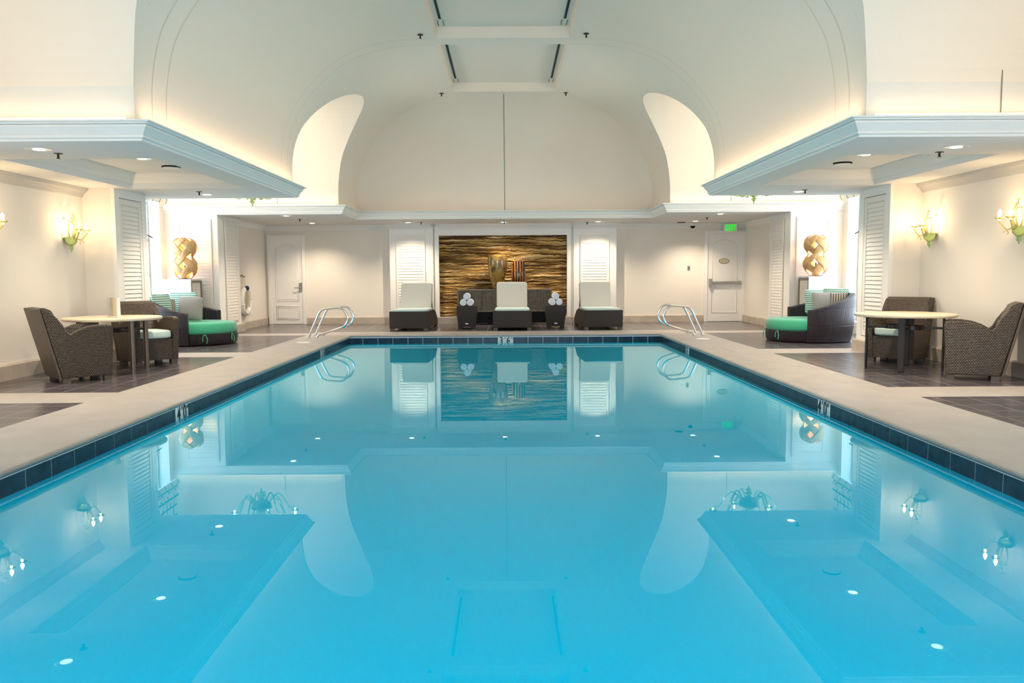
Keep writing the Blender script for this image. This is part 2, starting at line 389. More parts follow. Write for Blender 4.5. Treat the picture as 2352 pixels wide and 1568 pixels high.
for (a, za), (b_, zb) in zip(PF, PF[1:]): _acc.append(_acc[-1] + sqrt((a - b_) ** 2 + (za - zb) ** 2))
def ARC(z):
    for i in range(len(PF) - 1):
        if PF[i][1] <= z <= PF[i + 1][1]:
            return _acc[i] + (_acc[i + 1] - _acc[i]) * (z - PF[i][1]) / max(1e-9, PF[i + 1][1] - PF[i][1])
    return _acc[-1] if z > PF[-1][1] else 0.0
def ATARC(l):
    for i in range(len(PF) - 1):
        if _acc[i] <= l <= _acc[i + 1] + 1e-9:
            t = (l - _acc[i]) / max(1e-9, _acc[i + 1] - _acc[i])
            return PF[i][0] + (PF[i + 1][0] - PF[i][0]) * t, PF[i][1] + (PF[i + 1][1] - PF[i][1]) * t
    return PF[-1]
mb = MB()
def strip(c0, c1, m=0):
    n = len(c0); mb.add(c0 + c1, [(i, i + 1, n + i + 1, n + i) for i in range(n - 1)], m)
for s in (-1, 1):
    segs = [(YB, BAYC[0] - BH, None), (BAYC[0] - BH, BAYC[0] + BH, BAYC[0]), (BAYC[0] + BH, BAYC[1] - BH, None), (BAYC[1] - BH, BAYC[1] + BH, BAYC[1])]
    for y0, y1, c in segs:
        if c is None:
            k = 6; cols = [column(s, y0 + (y1 - y0) * i / k, ZT) for i in range(k + 1)]
        else:
            cols = []; k = 36
            for i in range(k + 1):
                th = pi * i / k; y = c - BH * cos(th); z0 = BZ + BR * sin(th); ze = 5.142
                if y > YE - 2.55: # groin with end cove
                    ze = max(z0 + 0.01, min(5.142, zg(y))) if False else 5.142
                cols.append(column(s, y, z0, ze))
        for a, b_ in zip(cols, cols[1:]): strip(a, b_)
    # beyond the far bay, up to the end cove groin
    def zgroin(y):
        t = YE - y; lo = 2.85
        for h, z in PF:
            if 3.65 - h <= t + 0.12: lo = z
        return lo
    cols = [column(s, y, ZT) for y in (BAYC[1] + BH, )]
    prev = column(s, BAYC[1] + BH, ZT, zgroin(BAYC[1] + BH)); 
    for i in range(1, 25):
        y = BAYC[1] + BH + (YE - BAYC[1] - BH) * i / 24; cur = column(s, y, ZT, max(2.851, zgroin(y))); strip(prev, cur); prev = cur
# end cove
rows = [[(hx(sx, h), YE - (3.65 - h), z) for sx in (-1, 1)] for h, z in PF]
def fullrow(h, z): return [(hx(-1, h) + 2 * h * i / 12, YE - (3.65 - h), z) for i in range(13)]
rs = [fullrow(h, z) for h, z in PF]
for a, b_ in zip(rs, rs[1:]): strip(a, b_)
# flat crown with coffers
COF = [(-0.2, 3.64), (4.04, 8.64), (9.04, 13.53), (13.9, 17.4)]
HC, ZC, DC = 1.09, 5.142, 0.18
ys = [YB] + [v for c in COF for v in c] + [YE - 2.55]
for i in range(0, len(ys) - 1):
    y0, y1 = ys[i], ys[i + 1]
    if i % 2 == 0: mb.quad((hx(-1, 1.1), y0, ZC), (hx(1, 1.1), y0, ZC), (hx(1, 1.1), y1, ZC), (hx(-1, 1.1), y1, ZC))
    else:
        for s in (-1, 1): mb.quad((hx(s, 1.1), y0, ZC), (hx(s, HC), y0, ZC), (hx(s, HC), y1, ZC), (hx(s, 1.1), y1, ZC)); mb.quad((hx(s, HC), y0, ZC), (hx(s, HC), y0, ZC + DC), (hx(s, HC), y1, ZC + DC), (hx(s, HC), y1, ZC))
        for y in (y0, y1): mb.quad((hx(-1, HC), y, ZC), (hx(1, HC), y, ZC), (hx(1, HC), y, ZC + DC), (hx(-1, HC), y, ZC + DC))
        mb.quad((hx(-1, HC), y0, ZC + DC), (hx(1, HC), y0, ZC + DC), (hx(1, HC), y1, ZC + DC), (hx(-1, HC), y1, ZC + DC))
mb.build('ceiling', ['plaster'], smooth=True, kind='structure', recalc=False, angle=25)
# bay cross vaults
for s in (-1, 1):
    for c in BAYC:
        mb = MB(); k = 36; prev = None
        for i in range(k + 1):
            th = pi * i / k; y = c - BH * cos(th); z = BZ + BR * sin(th)
            row = [(hx(s, h), y, z) for h in (vx(z), 4.6, 5.6, 6.6, HB)]
            if prev: strip(prev, row)
            prev = row
        mb.build('ceiling', ['plaster'], smooth=True, kind='structure', recalc=False)
# joints in the plaster (thin reveals)
mb = MB()
for y in (8.66, 9.02, 13.52, 13.88):
    for s in (-1, 1):
        pts = [(h - 0.006, z - 0.004) for h, z in PF if z > 2.86]
        for (a, za), (b_, zb) in zip(pts, pts[1:]): mb.quad((hx(s, a), y - .002, za), (hx(s, a), y + .002, za), (hx(s, b_), y + .002, zb), (hx(s, b_), y - .002, zb))
ptsE = [(YE - (3.65 - h) - 0.006, z - .004) for h, z in PF]
for (a, za), (b_, zb) in zip(ptsE, ptsE[1:]): mb.quad((AX - .007, a, za), (AX + .007, a, za), (AX + .007, b_, zb), (AX - .007, b_, zb))
for s in (-1, 1):
    for c in BAYC: mb.box(hx(s, 5.0) - .006, hx(s, 5.0) + .006, c + BH - .006, c + BH - .001, ZT, 4.0)
mb.build('trim_1', ['joint'], kind='structure', recalc=False)

# side walls, per side
WZ0, WZ1, WY = 0.25, 3.55, 1.68      # bay window opening
for s, side in ((-1, 'left'), (1, 'right')):
    def W(mb, pts, m=0): mb.add([(hx(s, h), y, z) for h, y, z in pts], [tuple(range(len(pts)))], m)
    def wy(mb, h, y0, y1, z0, z1, m=0): W(mb, [(h, y0, z0), (h, y1, z0), (h, y1, z1), (h, y0, z1)], m)
    def wx(mb, y, h0, h1, z0, z1, m=0): W(mb, [(h0, y, z0), (h1, y, z0), (h1, y, z1), (h0, y, z1)], m)
    mb = MB()
    wy(mb, 6.42, YB, 3.3, 0, ZS); wx(mb, 3.3, 6.42, 5.93, 0, ZS); wy(mb, 5.93, 3.3, 4.1, 0, ZS); wx(mb, 4.1, 5.93, 6.42, 0, ZS)
    wy(mb, 6.42, 4.1, 4.43, 0, ZS); wx(mb, 4.43, 6.42, HB, 0, 3.2)
    wx(mb, 8.25, HB, 5.93, 0, ZS); wx(mb, 8.25, HB, 3.65, ZS + .01, ZT); wy(mb, 5.93, 8.25, 8.95, 0, ZS); wx(mb, 8.95, 5.93, 6.42, 0, ZS)
    wy(mb, 6.42, 8.95, 12.52, 0, ZS); wx(mb, 12.52, 6.42, 5.989, 0, ZS, 0); wy(mb, 5.985, 12.521, 13.599, 0, ZS, 1); wx(mb, 13.6, 5.989, 6.42, 0, ZS)
    wy(mb, 6.42, 13.6, 14.22, 0, ZS); wx(mb, 14.22, 6.42, HB, 0, 3.2)
    wx(mb, 14.22, 3.65, 6.42, ZS, 3.2); wx(mb, 4.43, 3.65, 6.42, ZS, 3.2)
    wx(mb, 18.04, HB, 6.33, 0, ZT, 1); wx(mb, 18.04, HB, 3.65, ZT, BZ); wx(mb, 18.045, 6.33, 3.65, ZS, ZT); wx(mb, 8.25, HB, 3.65, ZT, BZ)
    wy(mb, 6.33, 18.04, 19.45, 0, ZS, 1); wx(mb, 19.45, 6.33, 6.47, 0, ZS); wy(mb, 6.47, 19.45, 22.05, 0, ZS)
    for c in BAYC:
        y0, y1 = c - WY, c + WY
        wy(mb, HB, c - BH, y0, 0, BZ); wy(mb, HB, y1, c + BH, 0, BZ); wy(mb, HB, y0, y1, 0, WZ0)
        k = 24; Y = [c - BH * cos(pi * i / k) for i in range(k + 1)]
        for a, b_ in zip(Y, Y[1:]):
            za, zb = zlun(a, c), zlun(b_, c); lo = WZ1 if (a + b_) / 2 > y0 and (a + b_) / 2 < y1 else BZ
            W(mb, [(HB, a, min(lo, za)), (HB, b_, min(lo, zb)), (HB, b_, zb), (HB, a, za)])
        for yy in (y0, y1): W(mb, [(HB, yy, WZ0), (HB + .3, yy, WZ0), (HB + .3, yy, WZ1), (HB, yy, WZ1)], 1)
        for zz in (WZ0, WZ1): W(mb, [(HB, y0, zz), (HB + .3, y0, zz), (HB + .3, y1, zz), (HB, y1, zz)], 1)
    mb.build('wall_' + side, ['wallpaint', 'trim'], kind='structure', recalc=False)
    # soffit: underside with recessed tray, ledge top
    mb = MB(); h0, h1, c0, c1 = 3.6, 6.42, 3.99, 5.74
    def so(mb, ha, hb, ya, yb, z, m=0): mb.add([(hx(s, ha), ya, z), (hx(s, hb), ya, z), (hx(s, hb), yb, z), (hx(s, ha), yb, z)], [(0, 1, 2, 3)], m)
    for Y0, Y1, q0, q1 in ((8.25, 14.25, 9.45, 12.65), (YB, 4.4, -1.0, 3.0)):
        so(mb, h0, h1, Y0, q0, ZS); so(mb, h0, h1, q1, Y1, ZS); so(mb, h0, c0, q0, q1, ZS); so(mb, c1, h1, q0, q1, ZS)
        so(mb, c0, c1, q0, q1, 2.89)
        for y in (q0, q1): mb.add([(hx(s, c0), y, ZS), (hx(s, c1), y, ZS), (hx(s, c1), y, 2.89), (hx(s, c0), y, 2.89)], [(0, 1, 2, 3)])
        for h in (c0, c1): mb.add([(hx(s, h), q0, ZS), (hx(s, h), q1, ZS), (hx(s, h), q1, 2.89), (hx(s, h), q0, 2.89)], [(0, 1, 2, 3)])
        so(mb, 3.47, 3.66, Y0 - .1, Y1 + .1, ZT - .001); so(mb, 3.47, HB, Y0 - .14, Y0 + .02, ZT - .001); so(mb, 3.47, HB, Y1 - .03, Y1 + .14, ZT - .001)
    so(mb, h0, 6.5, 18.04, 22.05, ZS); so(mb, 0, h0, 19.8, 22.05, ZS); so(mb, 3.47, 3.66, 17.9, 20.2, ZT - .001); so(mb, 3.47, HB, 17.9, 18.05, ZT - .001); so(mb, 0, 3.66, 19.65, 20.25, ZT - .001)
    mb.build('ceiling', ['soffit'], kind='structure', recalc=False)
# attic casing above the vaults, so no daylight gets between them
mb = MB(); ZA = 5.7
mb.quad((hx(-1, HB), YB, ZA), (hx(1, HB), YB, ZA), (hx(1, HB), 22.06, ZA), (hx(-1, HB), 22.06, ZA))
mb.quad((hx(-1, HB), 22.06, ZS), (hx(1, HB), 22.06, ZS), (hx(1, HB), 22.06, ZA), (hx(-1, HB), 22.06, ZA))
mb.quad((hx(-1, HB), YB - .01, 4.66), (hx(1, HB), YB - .01, 4.66), (hx(1, HB), YB - .01, ZA), (hx(-1, HB), YB - .01, ZA))
for s in (-1, 1):
    mb.quad((hx(s, 3.42), YB - .01, 0), (hx(s, HB), YB - .01, 0), (hx(s, HB), YB - .01, ZA), (hx(s, 3.42), YB - .01, ZA))
    for ya, yb in ((YB, 4.42), (8.26, 14.21), (18.05, 22.06)): mb.quad((hx(s, HB + .01), ya, 0), (hx(s, HB + .01), yb, 0), (hx(s, HB + .01), yb, ZA), (hx(s, HB + .01), ya, ZA))
    for c in BAYC: mb.quad((hx(s, HB + .012), c - BH - .05, 3.6), (hx(s, HB + .012), c + BH + .05, 3.6), (hx(s, HB + .012), c + BH + .05, ZA), (hx(s, HB + .012), c - BH - .05, ZA))
mb.build('ceiling', ['joint'], kind='structure', recalc=False)
# front / back walls
mb = MB()
mb.quad((hx(-1, 6.6), 22.05, 0), (hx(1, 6.6), 22.05, 0), (hx(1, 6.6), 22.05, ZS), (hx(-1, 6.6), 22.05, ZS))
mb.build('wall_back', ['wallpaint'], kind='structure', recalc=False)
mb = MB()
for s in (-1, 1): mb.quad((hx(s, 6.6), YB, 0), (hx(s, 3.4), YB, 0), (hx(s, 3.4), YB, 5.4), (hx(s, 6.6), YB, 5.4))
mb.quad((hx(-1, 3.4), YB, 0), (hx(1, 3.4), YB, 0), (hx(1, 3.4), YB, .35), (hx(-1, 3.4), YB, .35)); mb.quad((hx(-1, 3.4), YB, 4.65), (hx(1, 3.4), YB, 4.65), (hx(1, 3.4), YB, 5.4), (hx(-1, 3.4), YB, 5.4))
mb.build('wall_front', ['wallpaint'], kind='structure', recalc=False)
# back wall relief: pilasters and centre panel surround
mb = MB()
PIL = [(-3.127, -1.969), (1.787, 2.925)]
for a, b_ in PIL: mb.box(a, b_, 21.75, 22.06, 0, ZS)
n0, n1, nz0, nz1 = -1.816, 1.607, 0.185, 2.354
mb.box(-1.923, n0, 21.75, 22.06, 0, ZS); mb.box(n1, 1.706, 21.75, 22.06, 0, ZS); mb.box(n0, n1, 21.75, 22.06, nz1, ZS); mb.box(n0, n1, 21.75, 22.06, 0, nz0); mb.box(n0, n1, 21.95, 22.06, nz0, nz1)
for a, b_ in ((-1.969, -1.923), (1.706, 1.787)): mb.box(a, b_, 21.84, 22.06, 0, ZS)
for s in (-1, 1):      # face frames round the pier shutters
    a, b_ = sorted((hx(s, 5.93), hx(s, 5.99)))
    for y0, y1, z0, z1 in ((12.52, 12.665, 0, ZS), (13.435, 13.6, 0, ZS), (12.665, 13.435, 2.53, ZS), (12.665, 13.435, 0, .26)): mb.box(a, b_, y0, y1, z0, z1)
mb.build('trim_2', ['trim'], kind='structure')

# crown mouldings
CP = [(0, 0), (.02, 0), (.02, .02), (.045, .032), (.045, .054), (.036, .058), (.05, .068), (.068, .10), (.096, .132), (.096, .148), (.086, .151), (.114, .157), (.114, .170), (.14, .174), (.14, .19), (0.0, .19)]
CPZ = [(o, ZS + z) for o, z in CP]
mb = MB()
for s in (-1, 1):
    for Y0, Y1 in ((8.25, 14.25), (YB, 4.4)):
        path = [(hx(s, HB), Y0), (hx(s, 3.6), Y0), (hx(s, 3.6), Y1), (hx(s, HB), Y1)]
        mb.sweep(path, CPZ, side=1 if s < 0 else -1)
path = [(hx(-1, HB), 18.04), (hx(-1, 3.6), 18.04), (hx(-1, 3.6), 19.8), (hx(1, 3.6), 19.8), (hx(1, 3.6), 18.04), (hx(1, HB), 18.04)]
mb.sweep(path, CPZ, side=1)
mb.build('trim_3', ['trim'], kind='structure', recalc=False, smooth=True, angle=30)
# wall crowns under the soffits
WC = [(0, -.14), (.012, -.135), (.02, -.115), (.045, -.075), (.085, -.045), (.09, -.028), (.105, -.022), (.11, 0)]
WCZ = [(o, ZS + z - .001) for o, z in WC]
mb = MB()
for s in (-1, 1):
    mb.sweep([(hx(s, 6.42), 8.95), (hx(s, 6.42), 12.52)], WCZ, side=1 if s < 0 else -1)
    mb.sweep([(hx(s, 6.42), 12.52), (hx(s, 6.42), 8.95)][::-1], WCZ, side=1 if s < 0 else -1)
L_ = [(hx(-1, 6.47), 19.45), (hx(-1, 6.47), 22.05), (PIL[0][0], 22.05), (PIL[0][0], 21.75), (PIL[0][1], 21.75), (PIL[0][1], 22.0), (-1.923, 22.0), (-1.923, 21.75), (1.706, 21.75), (1.706, 22.0), (PIL[1][0], 22.0), (PIL[1][0], 21.75), (PIL[1][1], 21.75), (PIL[1][1], 22.05), (hx(1, 6.47), 22.05), (hx(1, 6.47), 19.45)]
WCS = [(o * (0.9), z) for o, z in WCZ]
mb.sweep(L_, WCS, side=1)
# crown round the inside of the recessed trays
for s in (-1, 1):
    TP = [(0, 2.74), (.02, 2.75), (.03, 2.77), (.07, 2.81), (.10, 2.84), (.11, 2.865), (.13, 2.87), (.13, 2.889)]
    path = [(hx(s, 3.99), 9.45), (hx(s, 5.74), 9.45), (hx(s, 5.74), 12.65), (hx(s, 3.99), 12.65)]
    mb.sweep(path, TP, side=1 if s < 0 else -1, closed=True)
mb.build('trim_4', ['trim'], kind='structure', recalc=False, smooth=True, angle=30)

# baseboards
def bboard(mb, path, side, h=.19, t=.035): mb.sweep(path, [(0, h), (t * .6, h), (t, h - .02), (t, 0)], side=side)
for s, nm in ((-1, 'left'), (1, 'right')):
    mb = MB(); sd = 1 if s < 0 else -1
    bboard(mb, [(hx(s, 6.42), 8.95), (hx(s, 6.42), 12.52), (hx(s, 5.93), 12.52), (hx(s, 5.93), 13.6), (hx(s, 6.42), 13.6)], sd, h=.2, t=.05)
    bboard(mb, [(hx(s, HB), 18.04), (hx(s, 6.33), 18.04), (hx(s, 6.33), 19.45), (hx(s, 6.47), 19.45)], sd, t=.07)
    bboard(mb, [(hx(s, 6.47), 19.45), (hx(s, 6.47), 22.05)], sd)
    mb.build('baseboard_' + nm, ['basestone'], kind='structure', recalc=False)
mb = MB()
bboard(mb, [(-5.44, 22.05)] + L_[2:14] + [(5.33, 22.05)], 1)
mb.build('baseboard_back', ['basestone'], kind='structure', recalc=False)

# floor: slate fields, light stone bands and coping
PH, PY0, PY1 = 3.424, 0.35, 17.78
mb = MB()
xs = [-8.2, hx(-1, 4.39), hx(-1, PH), hx(1, PH), hx(1, 4.39), 8.2]
ysf = [YB - .2, -0.7, PY0, 3.7, 4.43, 8.43, 9.17, 13.17, 13.97, PY1, 17.86, 18.5, 18.84, 22.2]
for i in range(5):
    for j in range(len(ysf) - 1):
        xa, xb, ya, yb = xs[i], xs[i + 1], ysf[j], ysf[j + 1]
        if i == 2 and ya >= PY0 and yb <= PY1: continue
        stone = (i in (1, 2, 3) and -0.7 <= ya < 18.8) or (ya in (3.7, 8.43, 13.17, 17.86))
        mb.quad((xa, ya, 0), (xb, ya, 0), (xb, yb, 0), (xa, yb, 0), 1 if stone else 0)
mb.build('floor', ['slate', 'coping'], kind='structure', recalc=False)
mb = MB(); ring = [(hx(-1, PH), PY0), (hx(1, PH), PY0), (hx(1, PH), PY1), (hx(-1, PH), PY1)]
mb.sweep(ring, [(0, 0), (.018, -.003), (.03, -.014), (.03, -.036), (.018, -.05), (-.004, -.053)], side=-1, closed=True)
mb.build('trim_5', ['coping'], kind='structure', recalc=False, smooth=True)
mb = MB()
mb.quad(*[(x, y, -1.45) for x, y in ring])
for i in range(4):
    (xa, ya), (xb, yb) = ring[i], ring[(i + 1) % 4]
    mb.quad((xa, ya, -1.45), (xb, yb, -1.45), (xb, yb, -.22), (xa, ya, -.22))
    mb.quad((xa, ya, -.22), (xb, yb, -.22), (xb, yb, -.053), (xa, ya, -.053), 1)
ZW = -0.146
TZ0, TZ1 = -.212, -.064
markers = [(-1, 8.39, 8.74), (1, 8.39, 8.74), (-1, 15.02, 15.36), (1, 15.02, 15.36)]
for s in (-1, 1):
    k = 0
    y = 17.4036 * .33 - 16 * .33
    while y < PY1:
        a, b_ = y + .004, min(y + .326, PY1 - .003)
        if not any(ss == s and abs((a + b_) / 2 - (m0 + m1) / 2) < .2 for ss, m0, m1 in markers) and b_ - a > .02 and a > PY0:
            x = hx(s, PH); mb.box(min(x, x - s * .003), max(x, x - s * .003), a, b_, TZ0, TZ1, 2)
        y += .33
x = -9.6314 * .33 - .33
while x < hx(1, PH):
    a, b_ = max(x + .004, hx(-1, PH) + .003), min(x + .326, hx(1, PH) - .003)
    if abs((a + b_) / 2 + .044) > .1 and b_ - a > .02: mb.box(a, b_, PY1 - .003, PY1, TZ0, TZ1, 2)
    x += .33
mb.build('pool_basin', ['basin', 'grout', 'navytile'], kind='structure', recalc=False)
mb = MB(); n = 2
mb.quad(*[(x, y, ZW) for x, y in ring])
mb.quad(*[(x, y, ZW - .05) for x, y in ring], 1)
tag(mb.build('pool_water', ['water', 'waterbody'], recalc=False), 'still turquoise pool water mirroring the vaulted ceiling', 'water', kind='stuff')
def marker(loc, rz, a, b_, label):
    t = thing('depth_marker', label, 'depth marker', loc, rz, None)
    mb = MB(); mb.box(-.16, .16, -.002, 0, TZ0, TZ1); mb.build('tile', ['markertile'], t)
    for txt, x, z, sz in ((a, -.10, -.140, .205), (b_, .055, -.140, .205), ('FT', -.015, -.086, .05), ('IN', .13, -.086, .05)):
        text_obj('numeral' if len(txt) == 1 else 'unit_lettering', txt, sz, 'ink', t, T(x, -.006, z) @ RX90 @ Matrix.Diagonal((.85, 1, 1, 1)), bold=.0028 if len(txt) == 1 else 0.001)
marker((-.037, PY1, 0), 0, '3', '6', 'white 3 FT 6 IN depth tile at the centre of the far pool edge')
marker((hx(-1, PH), 8.565, 0), radians(90), '4', '0', 'white 4 FT 0 IN depth tile on the left pool edge')
marker((hx(1, PH), 8.565, 0), radians(-90), '4', '0', 'white 4 FT 0 IN depth tile on the right pool edge')
marker((hx(-1, PH), 15.19, 0), radians(90), '3', '6', 'small 3 FT 6 IN depth tile on the left pool edge by the grab rails')
marker((hx(1, PH), 15.19, 0), radians(-90), '3', '6', 'small 3 FT 6 IN depth tile on the right pool edge by the grab rails')

# ------------------------------------------------------------------ windows
for i, (s, c) in enumerate([(-1, BAYC[1]), (1, BAYC[1]), (-1, BAYC[0]), (1, BAYC[0])]):
    r_ = thing('window_%d' % (i + 1), '', '', (hx(s, HB + .27), c, 0)); del r_['label']; del r_['category']; r_['kind'] = 'structure'
    mb = MB(); d = .03
    for y in (-WY + .03, -WY + .62, -.9, -.3, .3, .9, WY - .62, WY - .03): mb.box(-d, d, y - .025, y + .025, WZ0, WZ1)
    for z in (WZ0 + .03, .65, 1.34, 2.10, 2.9, WZ1 - .03): mb.box(-d * .9, d * .9, -WY, WY, z - .03, z + .03)
    mb.build('window_frame', ['winframe'], r_, kind='structure')
    mb = MB(); mb.quad((0, -WY, WZ0), (0, WY, WZ0), (0, WY, WZ1), (0, -WY, WZ1)); mb.build('window_pane', ['pane'], r_, recalc=False, kind='structure')
    if i < 2:
        mb = MB(); q = 1 if s < 0 else -1
        mb.tube([(q * .03, 1.30, 2.28), (q * .10, 1.36, 2.22), (q * .22, 1.42, 2.14)], .012); mb.build('latch', ['darkmetal'], r_, kind='structure')
r_ = thing('window_5', '', '', (AX, YB, 0)); del r_['label']; del r_['category']; r_['kind'] = 'structure'  # unseen window behind the camera, added to let more daylight in
mb = MB()
for x in (-3.37, -2.2, -1.1, 0, 1.1, 2.2, 3.37): mb.box(x - .03, x + .03, -.05, 0, .35, 4.65)
for z in (.38, 1.8, 3.2, 4.62): mb.box(-3.4, 3.4, -.05, 0, z - .03, z + .03)
mb.build('window_frame', ['winframe'], r_, kind='structure')
mb = MB(); mb.quad((-3.4, -.03, .35), (3.4, -.03, .35), (3.4, -.03, 4.65), (-3.4, -.03, 4.65)); mb.build('window_pane', ['pane'], r_, recalc=False, kind='structure')
# roman blinds; the near-bay pair is unseen, added to hold back daylight
for s, yc, dz, lab in ((-1, BAYC[1], 0, 'white roman blind with green bamboo print over the left bay window'), (1, BAYC[1], 0, 'white roman blind with green bamboo print over the right bay window'),
                       (-1, BAYC[0], 1.0, 'unseen white roman blind added to dim the left bay nearest the camera'), (1, BAYC[0], 1.0, 'unseen white roman blind added to dim the right bay nearest the camera')):
    t = thing('roman_blind', lab, 'blind', (hx(s, 7.38), yc, 0), 0)
    mb = MB(); q = -s; prof = [(0.0, 3.92), (0.0, 3.35)] + [(a, z_ - dz) for a, z_ in ((.05 * q, 3.25), (.01 * q, 3.18), (.07 * q, 3.1), (.02 * q, 3.04), (.09 * q, 2.96), (.05 * q, 2.88), (-.02 * q, 2.90))]
    for (a, za), (b_, zb) in zip(prof, prof[1:]): mb.quad((a, -1.72, za), (a, 1.72, za), (b_, 1.72, zb), (b_, -1.72, zb))
    mb.build('fabric', ['blindprint'], t, uv=lambda c, p: (c.y, c.z), recalc=False)
    mb = MB(); mb.box(-.03, .03, -1.74, 1.74, 3.90, 3.96); mb.build('headrail', ['trim'], t)

# ------------------------------------------------------------------ shutters
def shutter(w_, h_, loc, rz, label, group=None, pitch=.068, thick=.5):
    t = thing('louvered_shutter', label, 'shutter', loc, rz, group); t.scale = (1, thick, 1)
    mb = MB(); fr = .07
    mb.box(-w_ / 2, w_ / 2, -.012, 0, 0, h_)
    mb.build('back_board', ['shutter'], t)
    mb = MB()
    for x in (-w_ / 2, w_ / 2 - fr): mb.box(x, x + fr, -.055, 0, 0, h_)
    for z in (0, h_ - fr * 1.3): mb.box(-w_ / 2 + fr, w_ / 2 - fr, -.05, 0, z, z + fr * 1.3)
    mb.build('frame', ['shutter'], t, bevel=.004)
    mb = MB(); z = fr * 1.3 + .01
    while z < h_ - fr * 1.3 - .07:
        MM = T(0, -.026, z + .033) @ Matrix.Rotation(radians(-17), 4, 'X')
        mb.box(-w_ / 2 + fr, w_ / 2 - fr, -.006, .006, -.037, .037, 0, MM); z += pitch
    mb.build('slats', ['shutter'], t)
    return t
A90 = radians(90)
shutter(.755, 2.25, (hx(-1, 5.982), 13.05, .27), A90, 'tall white louvered shutter on the left pier behind the round table', thick=.85)
shutter(.755, 2.25, (hx(1, 5.982), 13.05, .27), -A90, 'tall white louvered shutter on the right pier behind the round table', thick=.85)
shutter(.76, 2.28, (-6.89, 18.035, .28), 0, 'white louvered shutter behind the left woven lamp')
shutter(.76, 2.28, (6.79, 18.035, .26), 0, 'white louvered shutter behind the right woven lamp')
shutter(.84, 2.28, (hx(-1, 6.325), 18.86, .28), A90, 'narrow-looking white shutter between left daybed and life ring')
shutter(.84, 2.28, (hx(1, 6.325), 18.86, .26), -A90, 'narrow-looking white shutter between right daybed and exit door')
shutter(.78, 2.18, (-2.567, 21.748, .20), 0, 'white louvered shutter on the back wall behind the left lounger', pitch=.074)
shutter(.78, 2.18, (2.345, 21.748, .18), 0, 'white louvered shutter on the back wall behind the right lounger', pitch=.074)

# ------------------------------------------------------------------ doors
def arch(mb, x0, x1, z0, z1, rise, r, y):
    pts = [(x0, y, z0), (x0, y, z1)]
    for i in range(1, 13):
        a = i / 13; x = x0 + (x1 - x0) * a; pts.append((x, y, z1 + rise * sin(pi * a) ** .8))
    pts += [(x1, y, z1), (x1, y, z0)]
    mb.tube(pts, r, 6, closed=True)
def rect(mb, x0, x1, z0, z1, r, y): mb.tube([(x0, y, z0), (x0, y, z1), (x1, y, z1), (x1, y, z0)], r, 6, closed=True)
def door(idx, x0, x1, zt):
    r_ = thing('door_%d' % idx, '', '', (0, 22.0, 0)); del r_['label']; del r_['category']; r_['kind'] = 'structure'
    mb = MB(); mb.box(x0, x1, .0, .05, .01, zt); mb.build('door_leaf', ['trim'], r_, kind='structure')
    mb = MB(); f = .09
    for a, b_ in ((x0 - f, x0), (x1, x1 + f)): mb.box(a, b_, -.04, .05, 0, zt + .07)
    mb.box(x0, x1, -.04, .05, zt, zt + .07)
    mb.box(x0 - f - .01, x1 + f + .01, -.05, .05, zt + .07, zt + .09)
    mb.build('door_frame', ['trim'], r_, bevel=.008, kind='structure')
    return r_
d1 = door(1, -6.36, -5.53, 2.32)
mb = MB(); arch(mb, -6.25, -5.64, .64, 2.03, .14, .012, -.002); arch(mb, -6.21, -5.68, .68, 2.0, .13, .009, -.002); rect(mb, -6.25, -5.64, .14, .50, .012, -.002); rect(mb, -6.21, -5.68, .18, .46, .009, -.002)
mb.build('raised_moulding', ['trim'], d1, smooth=True, kind='structure')
mb = MB(); mb.box(-5.62, -5.55, -.02, 0, .88, 1.12); mb.tube([(-5.58, -.01, .99), (-5.58, -.07, .99), (-5.70, -.075, .99), (-5.74, -.07, .985)], .012); mb.build('door_handle', ['brushed'], d1, bevel=.004, kind='structure')
d2 = door(2, 5.43, 6.34, 2.37)
mb = MB(); arch(mb, 5.56, 6.22, .25, 2.08, .13, .012, -.002); mb.build('raised_moulding', ['trim'], d2, smooth=True, kind='structure')
mb = MB(); mb.box(5.47, 5.54, -.09, 0, .95, 1.16); mb.box(5.53, 6.32, -.085, -.03, 1.03, 1.09); mb.box(6.27, 6.33, -.075, 0, 1.02, 1.10); mb.build('push_bar', ['brushed'], d2, bevel=.006, kind='structure')
t = thing('oval_plaque', 'small oval cream plaque with dark rim on the exit door', 'sign', (5.875, 21.998, 1.64))
mb = MB(); mb.lathe([(.01, 0), (.14, 0), (.14, .012), (.01, .012)], 40, sy=.5); mb.v = [(a, -c, b_) for a, b_, c in mb.v]; mb.build('rim', ['cabframe'], t)
mb = MB(); mb.lathe([(.01, .0125), (.125, .0125), (.12, .016), (.01, .016)], 40, sy=.46); mb.v = [(a, -c, b_) for a, b_, c in mb.v]; mb.build('face', ['plaquecream'], t)
text_obj('lettering', 'EMERGENCY', .034, 'cabframe', t, T(0, -.0175, .016) @ RX90); text_obj('lettering', 'EXIT ONLY', .034, 'cabframe', t, T(0, -.0175, -.02) @ RX90)
t = thing('exit_sign', 'white box sign with glowing green EXIT letters above the right door', 'sign', (6.01, 21.93, 2.40))
mb = MB(); mb.box(-.185, .185, -.035, .035, 0, .24); mb.build('housing', ['whitepl'], t, bevel=.01)
text_obj('exit_letters', 'EXIT', .22, 'exitgreen', t, T(0, -.038, .118) @ RX90 @ Matrix.Diagonal((.62, 1, 1, 1)), bold=.006, space=1.05)
t = thing('wall_switch', 'small steel switch plate on the back wall left of the exit door', 'switch', (4.93, 22.045, 1.40))
mb = MB(); mb.box(-.035, .035, -.012, 0, 0, .12); mb.build('plate', ['brushed'], t, bevel=.003)
mb = MB(); mb.box(-.01, .01, -.02, -.012, .045, .075); mb.build('toggle', ['blackpl'], t)
